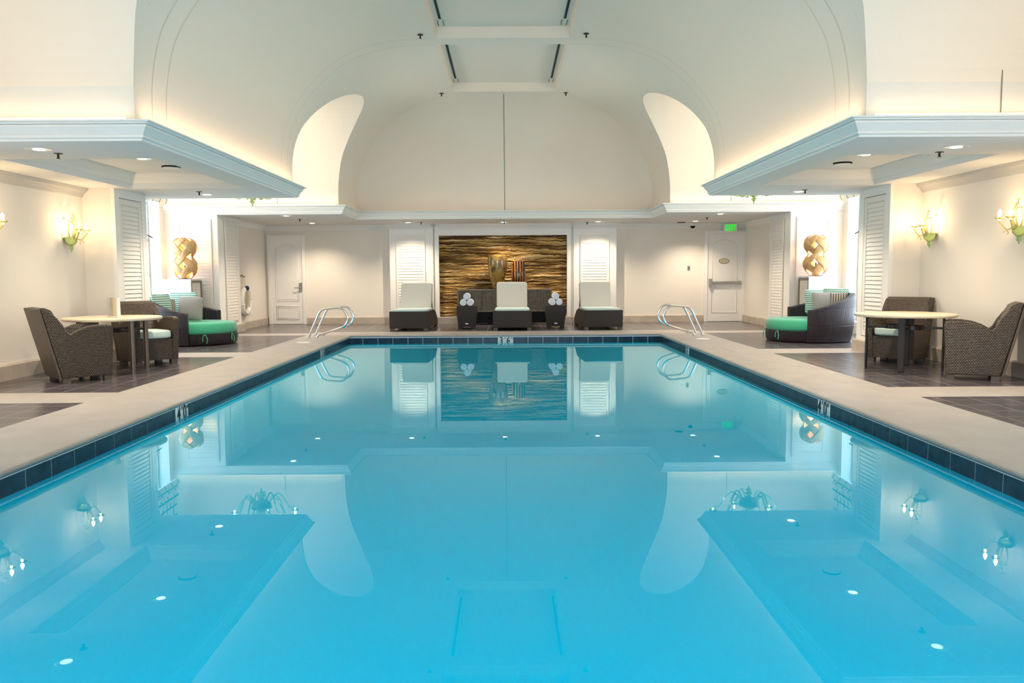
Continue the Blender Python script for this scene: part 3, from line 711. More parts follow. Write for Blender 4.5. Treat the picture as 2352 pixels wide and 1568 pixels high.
t = thing('dome_camera', 'white dome security camera with dark lens under the back ceiling', 'camera', (4.96, 21.75, ZS - .03))
mb = MB(); mb.lathe([(.01, 0), (.09, 0), (.088, -.05), (.07, -.06)], 24, cap=False); mb.build('housing', ['whitepl'], t, smooth=True, angle=40)
mb = MB(); mb.lathe([(.068, -.058), (.06, -.09), (.04, -.115), (.005, -.125)], 24); mb.build('lens_dome', ['blackpl'], t, smooth=True)
mb = MB(); mb.lathe([(.001, 0), (.11, 0), (.11, -.012), (.001, -.012)], 24, (4.62, 21.6, ZS)); tag(mb.build('ceiling_grille', ['blackpl']), 'flat black round grille in the ceiling beside the dome camera', 'grille')

# ------------------------------------------------------------------ ceiling fittings
def downlight(loc, label, power=SPOT_W, first=[None], r=.115):
    if first[0] is None:
        t = thing('recessed_downlight', label, 'downlight', loc, 0, 'recessed downlights')
        mb = MB(); mb.lathe([(r + .02, 0), (r + .02, -.006), (r, -.006), (r, 0)], 28, cap=False); mb.build('trim_ring', ['whitepl'], t)
        mb = MB(); mb.lathe([(r, -.001), (r - .01, -.004), (r * .6, -.0045), (.004, -.005)], 28, cap=False); mb.build('reflector', ['can'], t)
        mb = MB(); mb.lathe([(.001, -.006), (r * .55, -.006), (r * .5, -.010), (.001, -.012)], 20, cap=False); mb.build('lamp', ['canlamp'], t)
        l = bpy.data.lights.new('spot', 'SPOT'); l.energy = power; l.color = (1.0, .83, .63); l.spot_size = radians(128); l.spot_blend = 1.0; l.shadow_soft_size = .02
        o = bpy.data.objects.new('lamp_light', l); COL.objects.link(o); o.location = (0, 0, -.03); o.parent = t
        first[0] = t
    else: t = dup(first[0], label, loc)
    return t
for x, y, z, lab in ((-4.93, 8.72, ZS, 'recessed downlight at the near end of the left soffit'), (-4.95, 13.58, ZS, 'recessed downlight at the far end of the left soffit'), (-4.88, 11.05, 2.89, 'recessed downlight inside the left ceiling tray'),
                     (4.88, 8.9, ZS, 'recessed downlight at the near end of the right soffit'), (4.87, 13.65, ZS, 'recessed downlight at the far end of the right soffit'), (4.84, 11.05, 2.89, 'recessed downlight inside the right ceiling tray'),
                     (-4.96, 18.45, ZS, 'recessed downlight just behind the left end of the back cornice'), (-5.0, 21.03, ZS, 'recessed downlight in the back ceiling right of the left door'), (-2.53, 21.0, ZS, 'recessed downlight above the left lounger'),
                     (-.08, 21.05, ZS, 'recessed downlight above the carved wood panel'), (2.36, 21.1, ZS, 'recessed downlight above the right lounger'), (4.88, 21.1, ZS, 'recessed downlight in the back ceiling left of the exit door'), (4.87, 18.6, ZS, 'recessed downlight just behind the right end of the back cornice')):
    downlight((x, y, z), lab)
def sprinkler(loc, label, first=[None]):
    if first[0] is None:
        t = thing('fire_sprinkler', label, 'sprinkler', loc, 0, 'fire sprinklers')
        mb = MB(); mb.lathe([(.001, 0), (.045, 0), (.045, -.008), (.001, -.01)], 16, cap=False); mb.build('escutcheon', ['darkmetal'], t)
        mb = MB(); mb.lathe([(.012, -.008), (.012, -.05), (.02, -.052), (.02, -.058), (.001, -.058)], 10, cap=False); mb.build('nozzle', ['darkmetal'], t)
        first[0] = t
    else: t = dup(first[0], label, loc)
for x, y, z, lab in ((-4.9, 9.03, ZS, 'dark fire sprinkler at the near end of the left soffit'), (-4.91, 13.13, ZS, 'dark fire sprinkler beside the far left soffit downlight'), (4.9, 9.28, ZS, 'dark fire sprinkler at the near end of the right soffit'), (4.88, 13.37, ZS, 'dark fire sprinkler beside the far right soffit downlight'),
                     (-4.94, 19.55, ZS, 'dark fire sprinkler in the back ceiling near the left cornice end'), (-2.19, 20.95, ZS, 'dark fire sprinkler in the back ceiling above the left lounger'), (2.1, 21.3, ZS, 'dark fire sprinkler in the back ceiling left of the right lounger downlight'), (4.85, 19.75, ZS, 'dark fire sprinkler in the back ceiling near the right cornice end'),
                     (-.06, 20.75, ZS, 'dark fire sprinkler above the centre of the carved panel'), (-1.36, 13.30, 5.13, 'dark fire sprinkler on the vault left of the nearer coffer'), (1.29, 13.28, 5.13, 'dark fire sprinkler on the vault right of the nearer coffer'), (-1.36, 17.5, 5.13, 'dark fire sprinkler on the vault left of the farther coffer'), (1.27, 17.5, 5.13, 'dark fire sprinkler on the vault right of the farther coffer')):
    sprinkler((x, y, z), lab)
for x, lab in ((-4.82, 'round white ceiling speaker in the left tray'), (4.86, 'round white ceiling speaker in the right tray')):
    t = thing('ceiling_speaker', lab, 'speaker', (x, 11.85, 2.89))
    mb = MB(); mb.lathe([(.13, 0), (.13, -.02), (.115, -.02), (.115, 0)], 32, cap=False); mb.build('rim', ['blackpl'], t)
    mb = MB(); mb.lathe([(.001, -.026), (.12, -.026), (.12, -.01)], 32, cap=False); mb.build('grille', ['whitepl'], t)
for s, sl in ((-1, 'left'), (1, 'right')):
    for (c0, c1), cl in ((COF[2], 'nearer'), (COF[3], 'farther')):
        t = thing('slot_diffuser', 'black linear air slot along the %s side of the %s coffer' % (sl, cl), 'air slot', (hx(s, .985), 0, ZC + DC))
        e = c1 - .42; a = c0 + .05
        mb = MB(); mb.box(-.018, .018, a, e, -.008, -.002); mb.build('slot', ['blackpl'], t)
        mb = MB()
        for x in (-.045, .035): mb.box(x, x + .01, a, c1 - .05, -.006, -.001)
        mb.build('frame', ['whitepl'], t)
        mb = MB()
        for x in (-.048, .040): mb.box(x, x + .008, e + .06, c1 - .08, -.009, -.006)
        mb.build('end_gap', ['blackpl'], t)

def cove(x0, y0, x1, y1, tx, ty, label, q=1):
    t = thing('cove_lamp', label, 'cove light', ((x0 + x1) / 2, (y0 + y1) / 2, ZT + .004)); Lh = sqrt((x1 - x0) ** 2 + (y1 - y0) ** 2) / 2; al = abs(x1 - x0) > abs(y1 - y0)
    mb = MB(); e = (Lh, 0) if al else (0, Lh); mb.tube([(-e[0], -e[1], .013), (e[0], e[1], .013)], .011, 8); mb.build('tube', ['covetube'], t)
    l = bpy.data.lights.new('cove', 'AREA'); l.shape = 'RECTANGLE'; l.size = (2 * Lh if al else .03) * K; l.size_y = (.03 if al else 2 * Lh) * K; l.energy = COVE_W * q * 2 * Lh; l.color = (1.0, .74, .50)
    o = bpy.data.objects.new('lamp_light', l); COL.objects.link(o); o.parent = t; o.location = (0, 0, .03); o.rotation_euler = (pi + ty, tx, 0)
for s, sl in ((-1, 'left'), (1, 'right')):
    cove(hx(s, 3.53), 8.35, hx(s, 3.53), 14.15, 0, 0, 'hidden warm cove lamp along the %s soffit ledge' % sl)
    cove(hx(s, 3.7), 8.16, hx(s, 7.4), 8.16, 0, 0, 'hidden warm cove lamp on the front ledge of the %s soffit' % sl, .4)
    cove(hx(s, 3.7), 17.96, hx(s, 7.4), 17.96, 0, 0, 'hidden warm cove lamp on the %s wing ledge' % sl, .4)
# ------------------------------------------------------------------ chandeliers and sconces
def leafcup(mb, c, r, h, m=0): mb.lathe([(.004, 0), (r * .35, .006), (r * .45, h * .4), (r * .75, h * .8), (r, h), (r * .95, h * 1.02), (r * .4, h * .45)], 14, c, m, cap=False)
def chandelier(loc, label, dim=1):
    t = thing('glass_chandelier', label, 'chandelier', loc)
    mb = MB(); mb.lathe([(.002, 0), (.02, .03), (.012, .05), (.045, .075), (.06, .10), (.02, .12), (.075, .15), (.075, .165), (.03, .19), (.05, .22), (.13, .27), (.20, .34), (.21, .40), (.10, .42), (.06, .45), (.06, .7), (.09, .78), (.05, .86), (.03, 1.0), (.02, 1.2)], 24); mb.build('centre_column', ['greenglass'], t, smooth=True)
    mb = MB(); mb.tube([(0, 0, 1.15), (0, 0, 2.0)], .012, 8); mb.build('suspension_rod', ['brushed'], t)
    N_ = 12; ENDS = []
    for k in range(N_):
        a = 2 * pi * k / N_ + .13; R = .70 if k % 2 else .56; zt = .62 if k % 2 else .78
        pts = []
        for i in range(17):
            u = i / 16; rr_ = .08 + (R - .08) * u; z = .45 - .30 * sin(pi * min(1, u * 1.25)) * (1 - u * .1) + (zt - .55) * max(0, u - .5) * 2
            pts.append((rr_ * cos(a), rr_ * sin(a), z))
        mb = MB(); mb.tube(pts, [.017] * 17, 8)
        arm = mb.build('arm', ['clearglass' if k % 2 else 'greenglass'], t, smooth=True)
        e = pts[-1]; ENDS.append(e)
        mb = MB(); leafcup(mb, (e[0], e[1], e[2]), .085, .055); mb.build('drip_cup', ['greenglass'], arm, smooth=True)
        mb = MB(); mb.lathe([(.012, .02), (.014, .07), (.024, .09), (.022, .12), (.010, .15), (.001, .165)], 10, (e[0], e[1], e[2]), cap=False); mb.build('bulb', ['bulb'], arm, smooth=True)
    mb = MB()
    for k in range(8):
        a = 2 * pi * k / 8; pts = [((.05 + .16 * sin(pi * u / 10)) * cos(a), (.05 + .16 * sin(pi * u / 10)) * sin(a), .42 + .055 * u) for u in range(8)]
        mb.tube(pts, [.014, .014, .013, .012, .011, .010, .008, .004], 6)
    mb.build('glass_leaves', ['clearglass'], t, smooth=True)
    for e in ENDS: plight('bulb_light', (e[0], e[1], e[2] + .10), CHAND_W * dim, col=(1.0, .84, .64), parent=t, r=.015)
    return t
chandelier((-5.0, 16.13, 2.675), 'green glass chandelier hanging in the left window bay')
chandelier((4.84, 16.0, 2.66), 'green glass chandelier hanging in the right window bay')
chandelier((-5.0, 6.34, 2.675), 'unseen green glass chandelier added for light in the left bay nearest the camera', .12)  # both near-bay chandeliers are out of view, added to warm the walls
chandelier((4.9, 6.34, 2.66), 'unseen green glass chandelier added for light in the right bay nearest the camera', .12)
def sconce(loc, s, label):
    # wall on the -x side locally (s=-1) ; local +X points into the room
    t = thing('glass_sconce', label, 'wall lamp', loc, 0 if s < 0 else pi)
    mb = MB(); mb.lathe([(.002, -.22), (.012, -.20), (.008, -.185), (.035, -.165), (.028, -.15), (.04, -.135), (.022, -.12), (.05, -.10), (.085, -.06), (.105, .0), (.11, .03), (.09, .04), (.02, .045)], 16, (.09, 0, 0)); mb.build('bowl', ['greenglass'], t, smooth=True)
    mb = MB(); mb.lathe([(.002, 0), (.05, 0), (.05, .02), (.002, .03)], 16); mb.v = [(c, b_, a) for a, b_, c in mb.v]; mb.build('wall_plate', ['brass'], t)
    for k, ay in enumerate((-.55, .55)):
        d = Vector((cos(ay), sin(ay), 0)); pts = []
        for i in range(11):
            u = i / 10; q = .08 + .17 * u; pts.append((.09 + d.x * q, d.y * q, .03 - .075 * sin(pi * u) + .09 * u))
        mb = MB(); mb.tube(pts, .011, 8); cu = [(pts[5][0] + d.x * .03 * cos(a), pts[5][1] + d.y * .03 * cos(a), pts[5][2] - .05 + .03 * sin(a)) for a in [j * .6 for j in range(8)]]; mb.tube(cu, .006, 6)
        arm = mb.build('arm', ['yellowglass'], t, smooth=True); e = pts[-1]
        mb = MB(); leafcup(mb, e, .07, .05); mb.build('drip_cup', ['yellowglass'], arm, smooth=True)
        mb = MB(); mb.lathe([(.012, .02), (.014, .07), (.026, .095), (.024, .125), (.011, .155), (.001, .17)], 12, e, cap=False); mb.build('bulb', ['bulb'], arm, smooth=True)
        plight('bulb_light', (e[0], e[1], e[2] + .105), BULB_W, parent=t, r=.015)
    mb = MB()
    for k, ay in enumerate((-1.3, -.5, .5, 1.3, 0)):
        d = Vector((cos(ay), sin(ay))); H = .26 + .06 * (k % 3)
        pts = [(.09 + d.x * (.05 + .06 * sin(u / 8 * pi)), d.y * (.05 + .07 * sin(u / 8 * pi)), .03 + H * u / 8) for u in range(9)]
        mb.tube(pts, [.013, .012, .010, .009, .008, .007, .006, .006, .006], 6); e = pts[-1]; leafcup(mb, e, .035, .02)
    mb.build('glass_flowers', ['yellowglass'], t, smooth=True)
    t.scale = (.85, .85, .85)
    return t
sconce((hx(-1, 6.41), 11.98, 1.86), -1, 'green and yellow glass sconce on the left wall by the pier')
sconce((hx(1, 6.41), 12.1, 1.85), 1, 'green and yellow glass sconce on the right wall by the pier')
sconce((hx(1, 6.41), 9.98, 1.83), 1, 'glass sconce at the right edge, nearest one on the right wall')
sconce((hx(-1, 6.41), 9.98, 1.86), -1, 'glass sconce seen only reflected in the water at far left')

# ------------------------------------------------------------------ back wall art, console, vases
mb = MB(); nxx, nz = 230, 190; W0, W1, Z0, Z1 = -1.812, 1.603, .19, 2.35
from mathutils import noise as mn
vs = []
for j in range(nz + 1):
    for i in range(nxx + 1):
        x = W0 + (W1 - W0) * i / nxx; z = Z0 + (Z1 - Z0) * j / nz
        sd = 0.0 if x < -.10 else 9.3; sd += 0 if z < 1.05 else 4.1
        wob = .034 * mn.noise(Vector((x * 2.1 + sd, z * 2.2, 1.3))) + .030 * mn.noise(Vector((x * 5.5 + sd, z * 7, 5))) + .010 * mn.noise(Vector((x * 14 + sd, z * 12, 8)))
        q = (z + wob) / .088 + sd; fr = q - math.floor(q); kk = math.floor(q)
        amp = .75 + .5 * mn.noise(Vector((x * 1.5, kk * 3.7, 2)))
        hgt = (fr ** .8 if fr < .72 else (1 - fr) / .28) * .085 * amp
        vs.append((x, 21.93 - .0 - hgt - .01, z))
fs = [(j * (nxx + 1) + i, j * (nxx + 1) + i + 1, (j + 1) * (nxx + 1) + i + 1, (j + 1) * (nxx + 1) + i) for j in range(nz) for i in range(nxx)]
mb.add(vs, fs); mb.box(W0, W1, 21.925, 21.948, Z0, Z1)
tag(mb.build('carved_panel', ['carvedwood'], recalc=False), 'large golden brown carved wave panel in the white surround on the back wall', 'wall art')
t = thing('console_cabinet', 'low ribbed grey-brown console standing before the carved panel', 'console', (-.065, 21.35, 0))
mb = MB(); mb.box(-1.235, 1.235, -.2, .2, .89, .935); mb.box(-1.235, 1.235, -.2, .2, .34, .38); mb.box(-1.235, -1.195, -.2, .2, .38, .89); mb.box(1.195, 1.235, -.2, .2, .38, .89); mb.box(-1.195, 1.195, -.15, .18, .38, .89); mb.build('carcass', ['consolewood'], t, bevel=.005)
for k in range(4):
    x0 = -1.19 + k * .595; mb = MB(); x = x0 + .01
    while x < x0 + .58:
        ww = random.choice((.014, .02, .028)); mb.box(x, min(x + ww, x0 + .585), -.19 + random.random() * .01, -.15, .39, .88); x += ww + .006
    mb.build('door', ['consolewood'], t)
mb = MB(); mb.box(-1.15, 1.15, -.10, .15, .05, .335); mb.box(-1.15, 1.15, -.17, .17, .16, .20); mb.build('shelf_shade_fill', ['blackpl'], t)  # shelf, plus a black box standing in for shade in the open underside
for x in (-1.2, -.4, .4, 1.2):
    mb = MB(); mb.box(x - .025, x + .025, -.17, .17, 0, .34); mb.build('leg', ['blackpl'], t)
def vase(loc, prof, m, label):
    mb = MB(); mb.lathe(prof, 40, cap=False); o = mb.build('ceramic_vase', [m], smooth=True, uv=lambda c, p: (atan2(c.y, c.x) * .28, c.z)); o.location = Vector(loc) * K
    tag(o, label, 'vase'); return o
def sm(P, k=5): return finer(P, k)
vase((-.25, 21.36, .942), sm([(.001, 0), (.125, .0), (.15, .1), (.20, .28), (.245, .48), (.262, .62), (.262, .75), (.245, .86), (.235, .885), (.21, .87)]), 'vasepatch', 'tall amber patchwork vase on the console')
vase((.305, 21.36, .942), sm([(.001, 0), (.13, .0), (.165, .12), (.195, .28), (.195, .42), (.17, .58), (.14, .70), (.125, .715), (.10, .69)]), 'vasestripe', 'shorter dark striped vase on the console')

# ------------------------------------------------------------------ loungers
def lounger(loc, rz, label):
    t = thing('chaise_lounge', label, 'lounger', loc, rz)
    W_ = .46; pr = [(0, .06), (0, .46), (1.15, .46), (1.45, .40), (1.85, .22), (1.95, .06)]
    mb = MB(); mb.prism(pr, lambda a, b_, k: (-W_ + 2 * W_ * k, a, b_)); mb.build('base', ['wickerfine'], t, uv='box', bevel=.012)
    for x in (-W_ + .06, W_ - .06):
        for y in (.06, 1.85): mb = MB(); mb.box(x - .05, x + .05, y - .05, y + .05, 0, .07); mb.build('foot', ['wicklip'], t)
    mb = MB(); cushion(mb, .82, 1.28, .06, (0, .66, .472), 14, 16); mb.build('seat_cushion', ['mint'], t, smooth=True)
    a = radians(17)
    MM = T(0, 1.22, .52) @ Matrix.Rotation(-a, 4, 'X')
    mb = MB(); mb.box(-.39, .39, .045, .07, -.05, .60, 0, MM); mb.build('back_frame', ['wicklip'], t)
    mb = MB(); cushion(mb, .765, .09, .66, (0, 0, .29), 14, 18, 0, 0, MM); mb.build('back_cushion', ['creamfab'], t, smooth=True)
    mb = MB(); mb.tube([(-.36, 1.38, .85), (-.36, 1.62, .38)], .014); mb.tube([(.36, 1.38, .85), (.36, 1.62, .38)], .014); mb.build('support_bar', ['wicklip'], t)
    return t
lounger((.12, 19.05, 0), 0, 'dark wicker lounger with raised cream back, centred before the console')
lounger((-2.32, 19.05, 0), radians(-2.0), 'dark wicker lounger with raised cream back before the left shutter')
lounger((2.27, 19.07, 0), radians(2.5), 'dark wicker lounger with raised cream back before the right shutter')
# side tables and towels
for x, lab, tl in ((-.985, 'dark wicker side table left of the central lounger', 'on the left side table'), (1.18, 'dark wicker side table right of the central lounger', 'on the right side table')):
    t = thing('wicker_side_table', lab, 'side table', (x, 19.9, 0))
    mb = MB(); pr = [(-.20, 0), (-.215, .12), (-.248, .38), (-.245, .52), (-.23, .555), (.23, .555), (.245, .52), (.248, .38), (.215, .12), (.20, 0), (.12, 0), (.11, .05), (-.11, .05), (-.12, 0)]
    mb.prism(pr, lambda a, b_, k: (a, -.22 + .44 * k, b_)); mb.build('body', ['wickerfine'], t, uv='box', bevel=.01)
    mb = MB(); mb.box(-.035, .035, -.228, -.22, .115, .135); mb.build('maker_plate', ['brushed'], t)
    for k, (dx, z, w1) in enumerate(((-.084, .555 + .084, 'lower left'), (.084, .555 + .084, 'lower right'), (0, .555 + .229, 'top'))):
        r_ = .082; mb = MB(); n = 22
        mb.lathe([(.01, -.19), (r_ * .9, -.19), (r_, -.18), (r_, .18), (r_ * .9, .19), (.01, .19)], n); sp = []
        for q in range(40): a = q * .42; rr_ = .012 + (r_ - .02) * q / 40; sp.append((rr_ * cos(a), rr_ * sin(a), -.191))
        mb.tube(sp, .006, 6); mb.v = [(a, c, b_) for a, b_, c in mb.v]
        o = mb.build('rolled_towel', ['towel'], smooth=True, angle=50); o.location = Vector((x + dx, 19.88, z)) * K
        tag(o, '%s rolled white towel of the stack %s' % (w1, tl), 'towel', 'rolled white towels ' + tl)

# ------------------------------------------------------------------ armchairs
def armchair(loc, ang, label):
    t = thing('wicker_armchair', label, 'armchair', loc, ang)
    D = .335
    pr = [(.28, .06), (.30, .40), (.31, .665), (.29, .70), (.24, .71), (.12, .708), (0, .69), (-.11, .65), (-.19, .60), (-.225, .635), (-.27, .72), (-.33, .81), (-.40, .885), (-.46, .92), (-.505, .925), (-.42, .55), (-.30, .06)]
    for sg in (-1, 1):
        mb = MB(); mb.prism(pr, lambda a, b_, k, sg=sg: (a, sg * (D - .085 * k) * (1 if b_ > .1 else .97), b_)); mb.build('side_panel', ['wicker'], t, uv='box', bevel=.012)
    mb = MB(); bk = [(-.20, .40), (-.27, .68), (-.385, .905), (-.46, .94), (-.52, .93), (-.43, .55), (-.31, .06), (-.24, .06)]
    mb.prism(bk, lambda a, b_, k: (a, -D + .03 + (2 * D - .06) * k, b_)); mb.build('backrest', ['wicker'], t, uv='box', bevel=.01)
    mb = MB(); mb.prism([(-.31, .055), (-.515, .932), (-.545, .925), (-.335, .05)], lambda a, b_, k: (a, -D + .0 + (2 * D) * k, b_)); mb.build('outer_back', ['wicklip'], t, bevel=.006)
    mb = MB(); mb.box(-.25, .27, -D + .08, D - .08, .07, .385); mb.build('seat_base', ['wicker'], t, uv='box')
    mb = MB(); cushion(mb, .54, 2 * D - .175, .13, (.03, 0, .45), 10, 6); mb.build('seat_cushion', ['mint'], t, smooth=True)
    for x in (-.25, .23):
        for y in (-D + .07, D - .07): mb = MB(); mb.box(x - .045, x + .045, y - .045, y + .045, 0, .065); mb.build('foot', ['wicklip'], t)
    return t
armchair((-5.50, 10.42, 0), radians(43), 'brown wicker armchair nearest the left edge, back to the wall')
armchair((-5.43, 12.24, 0), radians(-41), 'brown wicker armchair on the far side of the left table')
armchair((5.77, 10.0, 0), radians(152), 'brown wicker armchair at the right edge, turned to the table')
armchair((5.74, 11.87, 0), radians(-135), 'brown wicker armchair on the far side of the right table')

# ------------------------------------------------------------------ round tables
def table(loc, a0, label, lm):
    t = thing('round_table', label, 'table', loc, 0)
    mb = MB(); mb.lathe([(.001, .715), (.62, .715), (.635, .722), (.64, .735), (.635, .750), (.62, .755), (.001, .755)], 56, cap=False); mb.build('tabletop', ['tabletop'], t, smooth=True, angle=50)
    R = .47
    for k in range(4):
        a = a0 + k * pi / 2; MM = T(R * cos(a), R * sin(a), 0) @ Matrix.Rotation(a, 4, 'Z')
        mb = MB()
        if lm == 'bronze': mb.tube([(R * cos(a), R * sin(a), 0), (R * cos(a), R * sin(a), .715)], .036, 20)
        else: mb.box(-.016, .016, -.042, .042, 0, .715, 0, MM)
        mb.build('leg', [lm], t, bevel=0 if lm == 'bronze' else .012, smooth=lm == 'bronze', angle=40)
        mb = MB(); mb.box(-.24, -.01, -.012, .012, .55, .58, 0, MM); mb.build('cross_bar', ['darkmetal'], t)
    for sg in (-1, 1):
        mb = MB(); c = (.0 + sg * .13 * cos(a0 + pi / 4), sg * .13 * sin(a0 + pi / 4), 0); mb.lathe([(.155, .545), (.17, .545), (.17, .60), (.155, .60), (.155, .545)], 32, c, cap=False); mb.build('ring_stretcher', ['darkmetal'], t, smooth=True, angle=40)
    return t
table((-5.50, 11.32, 0), radians(-36), 'round pale-topped table with bronze legs between the left armchairs', 'bronze')
table((5.38, 10.92, 0), radians(60), 'round pale-topped table with dark legs between the right armchairs', 'darkmetal')
t = thing('menu_holder', 'upright menu card in a silver holder on the left table', 'menu holder', (-5.43, 11.22, .757), radians(-14))
mb = MB(); mb.box(-.085, -.035, -.03, .03, 0, .27); mb.build('holder', ['chrome'], t, bevel=.003)
mb = MB(); mb.box(-.035, .075, .018, .024, .0, .26); mb.build('card', ['paper'], t)
mb = MB(); mb.box(.065, .08, -.03, .03, 0, .27); mb.box(-.035, .075, -.03, .03, 0, .012); mb.build('clear_stand', ['whitepl'], t)

# ------------------------------------------------------------------ daybeds
def daybed(loc, rz, label):
    t = thing('round_daybed', label, 'daybed', loc, rz)
    R, TH_ = .86, .10; a0, a1 = radians(78), radians(282); n = 60
    def top(a):
        u = (a - a0) / (a1 - a0); return .62 + .30 * sin(pi * u) ** 1.3
    vo = []; mb = MB(); prof = []
    rows = []
    for i in range(n + 1):
        a = a0 + (a1 - a0) * i / n; h = top(a); c, s_ = cos(a), sin(a)
        ro, ri, rb = R + .05 * (h - .55), R - TH_, R - .05
        rows.append([(rb * c, rb * s_, .02), (R * c, R * s_, .3), (ro * c, ro * s_, h - .02), ((ro - .02) * c, (ro - .02) * s_, h), ((ri + .02) * c, (ri + .02) * s_, h), (ri * c, ri * s_, h - .02), (ri * c, ri * s_, .02)])
    k = 7; v = [p for r in rows for p in r]; fs = []
    for i in range(n):
        for j in range(k): j2 = (j + 1) % k; fs.append((i * k + j, (i + 1) * k + j, (i + 1) * k + j2, i * k + j2))
    fs += [tuple(range(k)), tuple(range(n * k, n * k + k))[::-1]]
    mb.add(v, fs)
    def uvr(c, p):
        return (atan2(c.y, c.x) * .84, c.z) if abs(p.normal.z) < .8 else (atan2(c.y, c.x) * .84, c.z)
    mb.build('curved_back', ['ribwicker'], t, smooth=True, angle=40, uv=uvr)
    mb = MB(); mb.lathe([(.3, .02), (.74, .02), (.755, .06), (.76, .20), (.74, .215), (.3, .215)], 56); mb.build('seat_base', ['ribwicker'], t, smooth=True, angle=40, uv=uvr)
    mb = MB(); prof = [(.001, .215), (.70, .215), (.735, .225), (.755, .26), (.76, .32), (.75, .385), (.72, .415), (.66, .43), (.5, .44), (.30, .435), (.12, .425), (.04, .405), (.001, .40)]
    mb.lathe(prof, 64, cap=False); mb.build('green_cushion', ['green'], t, smooth=True)
    for a in (radians(-58), radians(-12), radians(35)):
        mb = MB(); c, s_ = cos(a), sin(a); q = .772
        for d in (-.02, .025):
            pts = [(q * c, q * s_, .215), ((q + .012) * c - d * s_, (q + .012) * s_ + d * c, .20), ((q + .02) * c - 2 * d * s_, (q + .02) * s_ + 2 * d * c, .13), ((q + .02) * c - 1.5 * d * s_, (q + .02) * s_ + 1.5 * d * c, .05 if d > 0 else .09)]
            mb.tube(pts, .008, 6)
        mb.build('cushion_tie', ['green'], t, smooth=True, angle=60)
    return t
daybed((-6.10, 15.9, 0), radians(-1), 'round dark wicker daybed with green cushion in the left window bay')
daybed((5.82, 15.72, 0), radians(173), 'round dark wicker daybed with green cushion in the right window bay')
def pillow(loc, w_, d_, m, rz, tilt, label, roll=0):
    mb = MB(); cushion(mb, w_, d_, w_, (0, 0, 0), 14, 8, 1)
    o = mb.build('throw_pillow', [m], smooth=True); o.location = Vector(loc) * K; o.rotation_euler = (radians(tilt), radians(roll), radians(rz))
    tag(o, label, 'pillow')
pillow((-6.47, 16.22, .73), .56, .16, 'chevron', 4, -10, 'large green zigzag pillow standing behind the grey pillow on the left daybed')
pillow((-6.22, 15.97, .68), .48, .17, 'greyfab', 4, -12, 'grey square pillow in front on the left daybed', 2)
pillow((-6.62, 15.78, .68), .44, .15, 'stripes', 62, -10, 'brown striped pillow left of the grey pillow on the left daybed', 4)
pillow((-6.60, 15.52, .76), .46, .15, 'chevron', 68, -8, 'zigzag pillow at the left end of the left daybed, by the window')
pillow((6.17, 16.10, .74), .50, .16, 'chevron', -4, -10, 'zigzag pillow standing behind the grey pillow on the right daybed')
pillow((6.08, 15.60, .72), .46, .15, 'greyfab', 14, -8, 'grey pillow in front on the right daybed')
pillow((6.33, 15.58, .72), .42, .10, 'stripes', -24, -8, 'striped pillow tucked beside the grey pillow on the right daybed')
pillow((6.40, 15.76, .77), .50, .16, 'chevron', -30, -10, 'green zigzag pillow at the right end of the right daybed')

# ------------------------------------------------------------------ pedestals and woven lamps
def pedestal(x0, x1, zt, sgn, label):
    xm, w_ = (x0 + x1) / 2, (x1 - x0); t = thing('pedestal_cabinet', label, 'pedestal', (xm, 17.62, 0))
    mb = MB(); mb.box(-w_ / 2 + .02, w_ / 2 - .02, -.29, .31, 0, zt - .03); mb.build('body', ['cabside'], t)
    mb = MB(); mb.box(-w_ / 2, w_ / 2, -.32, -.29, 0, zt - .03); mb.box(-w_ / 2, w_ / 2, -.32, .32, zt - .03, zt); mb.build('textured_front', ['cabfront'], t)
    mb = MB(); x = sgn * w_ / 2; a, b_ = min(x, x - sgn * .03), max(x, x - sgn * .03)
    for y0, y1, z0, z1 in ((-.29, -.25, 0, zt - .03), (.27, .31, 0, zt - .03), (-.25, .27, zt - .075, zt - .03), (-.25, .27, 0, .05)): mb.box(a, b_, y0, y1, z0, z1)
    mb.build('side_frame', ['cabframe'], t)
pedestal(-7.32, -6.72, 1.255, 1, 'pale textured pedestal cabinet under the left woven lamp')
pedestal(6.44, 7.04, 1.235, -1, 'pale textured pedestal cabinet under the right woven lamp')
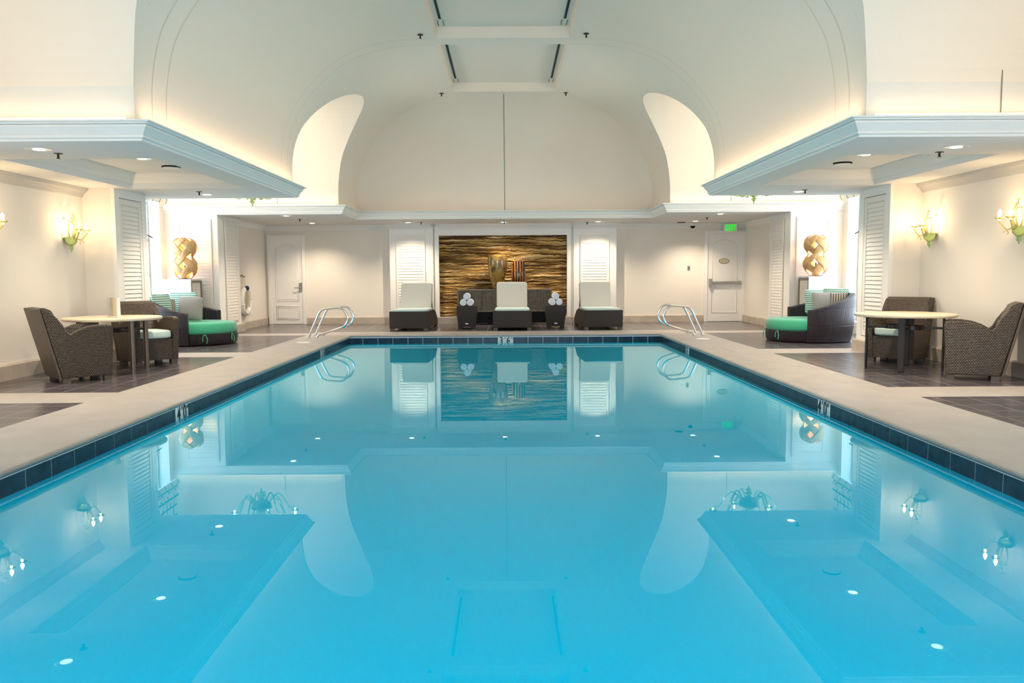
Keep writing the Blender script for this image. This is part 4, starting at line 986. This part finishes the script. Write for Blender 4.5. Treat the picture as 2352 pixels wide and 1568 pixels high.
def woven_lamp(loc, rz, label):
    t = thing('woven_veneer_lamp', label, 'lamp', loc, rz)
    H = .87
    RP = finer([(.13, .0), (.20, .09), (.262, .20), (.27, .28), (.235, .36), (.175, .43), (.16, .46), (.18, .50), (.235, .57), (.26, .65), (.245, .74), (.19, .82), (.10, .87)], 4)
    def rad(z):
        for (a, za), (b_, zb) in zip(RP, RP[1:]):
            if za <= z <= zb: return a + (b_ - a) * (z - za) / max(1e-9, zb - za)
        return RP[-1][0]
    NB = 4
    for dirn in (1, -1):
        for k in range(NB):
            ph = 2 * pi * k / NB + 0; n = 40; v = []; fs = []
            for i in range(n + 1):
                u = i / n; z = u * H; a = ph + dirn * (3.5 * u - 3.5 * .53)
                wd = .034 + .074 * sin(pi * min(1, abs(u - .53) / .47)) ** .8
                z_ = z; r_ = rad(z_) * (1.0 + .02 * dirn * cos(2 * pi * NB * a / (2 * pi)))
                dz = wd * .62; da = wd * .8 / max(.1, r_)
                for sgn in (-1, -.5, 0, .5, 1):
                    zz = min(H, max(0, z_ + sgn * dz * .75)); rr_ = rad(zz) + .006 * dirn * cos(NB * (a))
                    aa = a - dirn * sgn * da; v.append((rr_ * cos(aa), rr_ * sin(aa), zz + .012))
            for i in range(n):
                for j in range(4): fs.append((i * 5 + j, i * 5 + j + 1, (i + 1) * 5 + j + 1, (i + 1) * 5 + j))
            mb = MB(); mb.add(v, fs); o = mb.build('veneer_strip', ['veneer'], t, smooth=True, recalc=False)
            md = o.modifiers.new('thick', 'SOLIDIFY'); md.thickness = .004
    mb = MB(); mb.lathe([(.001, 0), (.13, 0), (.13, .012), (.02, .014), (.012, .3), (.001, .3)], 24, cap=False); mb.build('base', ['blackpl'], t)
    mb = MB(); mb.lathe([(.001, .29), (.03, .31), (.04, .35), (.03, .39), (.001, .40)], 16, cap=False); mb.build('bulb', ['bulb'], t, smooth=True)
    plight('bulb_light', (0, 0, .47), LAMP_W, col=(1.0, .50, .20), parent=t, r=.05)
woven_lamp((-6.93, 17.56, 1.257), .2, 'woven wood-veneer lamp on the left pedestal')
woven_lamp((6.68, 17.56, 1.237), 1.1, 'woven wood-veneer lamp on the right pedestal')

# ------------------------------------------------------------------ life ring, grab rails, lids
t = thing('life_ring', 'white life ring on two hooks low on the left back wall', 'life ring', (hx(-1, 6.47), 20.02, .70))
mb = MB(); mb.tube([(.075, .30 * cos(a), .30 * sin(a)) for a in [2 * pi * i / 40 for i in range(40)]], .06, 12, closed=True); mb.build('ring', ['ringwhite'], t, smooth=True)
mb = MB()
for a in (0.2, 1.8, 3.4, 5.0):
    c, s_ = cos(a), sin(a); mb.tube([(.075 + .066 * cos(b_), (.30 + .066 * sin(b_)) * c, (.30 + .066 * sin(b_)) * s_) for b_ in [2 * pi * i / 14 for i in range(14)]], .012, 6, closed=True)
mb.build('strap', ['whitepl'], t)
mb = MB()
for k, (y, z) in enumerate(((-.14, .62), (.02, .59))): mb.tube([(0, y, z), (.05, y, z), (.06, y, z + .03)], .014, 8)
mb.build('hook', ['bronze'], t)
mb = MB()
for dy, ln in ((-.16, .30), (-.12, .34), (-.02, .33), (.03, .36)):
    mb.tube([(.055, -.14 if dy < -.05 else .02, .60), (.06, dy - .03, .48), (.07, dy + .02, .60 - ln), (.10, dy + .05, .12), (.09, dy + .03, -.05)], .007, 6)
mb.tube([(.16, .0, -.15), (.15, .03, .0), (.16, .06, .1), (.14, .02, .2)], .018, 6)
mb.build('rope', ['rope'], t, smooth=True)
mb = MB(); mb.lathe([(.001, -.06), (.045, -.045), (.06, 0), (.045, .045), (.001, .06)], 16, (.13, -.05, .32), cap=False); mb.build('float_ball', ['blue'], t, smooth=True)
def railpath():
    P = [(0, 0), (.05, .12), (.16, .36), (.235, .52), (.29, .585), (.38, .615), (.50, .625), (.62, .635), (.70, .62), (.775, .56), (.82, .47), (.83, .38), (.80, .29), (.72, .225), (.60, .18), (.45, .135), (.30, .09), (.21, .055), (.17, .0)]
    return finer(P, 4)
def rails(loc, s, label):
    t = thing('grab_rail', label, 'grab rail', loc)
    for dy in (0, .62):
        mb = MB(); mb.tube([(-s * a, dy, z) for a, z in railpath()], .024, 12); mb.build('rail', ['chrome'], t, smooth=True)
    for dy in (0, .62):
        for a in (0, .17): mb = MB(); mb.lathe([(.001, .0), (.05, .0), (.05, .006), (.03, .014), (.001, .014)], 20, (-s * a, dy, 0), cap=False); mb.build('escutcheon', ['chrome'], t)
rails((-4.20, 17.08, 0), -1, 'pair of looped chrome grab rails at the far left pool corner')
rails((4.12, 17.02, 0), 1, 'pair of looped chrome grab rails at the far right pool corner')
for x, y, lab in ((-4.02, 15.95, 'white round skimmer lid on the left coping before the grab rails'), (3.93, 16.2, 'white round skimmer lid on the right coping before the grab rails')):
    mb = MB(); mb.lathe([(.001, .004), (.13, .004), (.14, 0)], 32, (0, 0, 0), cap=False); o = mb.build('skimmer_lid', ['whitepl']); o.location = Vector((x, y, .001)) * K; tag(o, lab, 'lid')
for x, y, rz, lab in ((-3.93, 13.85, 90, 'worn etched safety marking on the left coping'), (3.80, 13.9, 90, 'worn etched safety marking on the right coping'), (-.1, 18.15, 0, 'worn etched safety marking on the far coping')):
    mb = MB()
    for k in range(9): x0 = -.42 + k * .095; mb.box(x0, x0 + .05, -.05 + .03 * (k % 2), .05, .0005, .002)
    o = mb.build('coping_marking', ['basestone']); o.location = Vector((x, y, 0)) * K; o.rotation_euler = (0, 0, radians(rz)); tag(o, lab, 'floor marking')
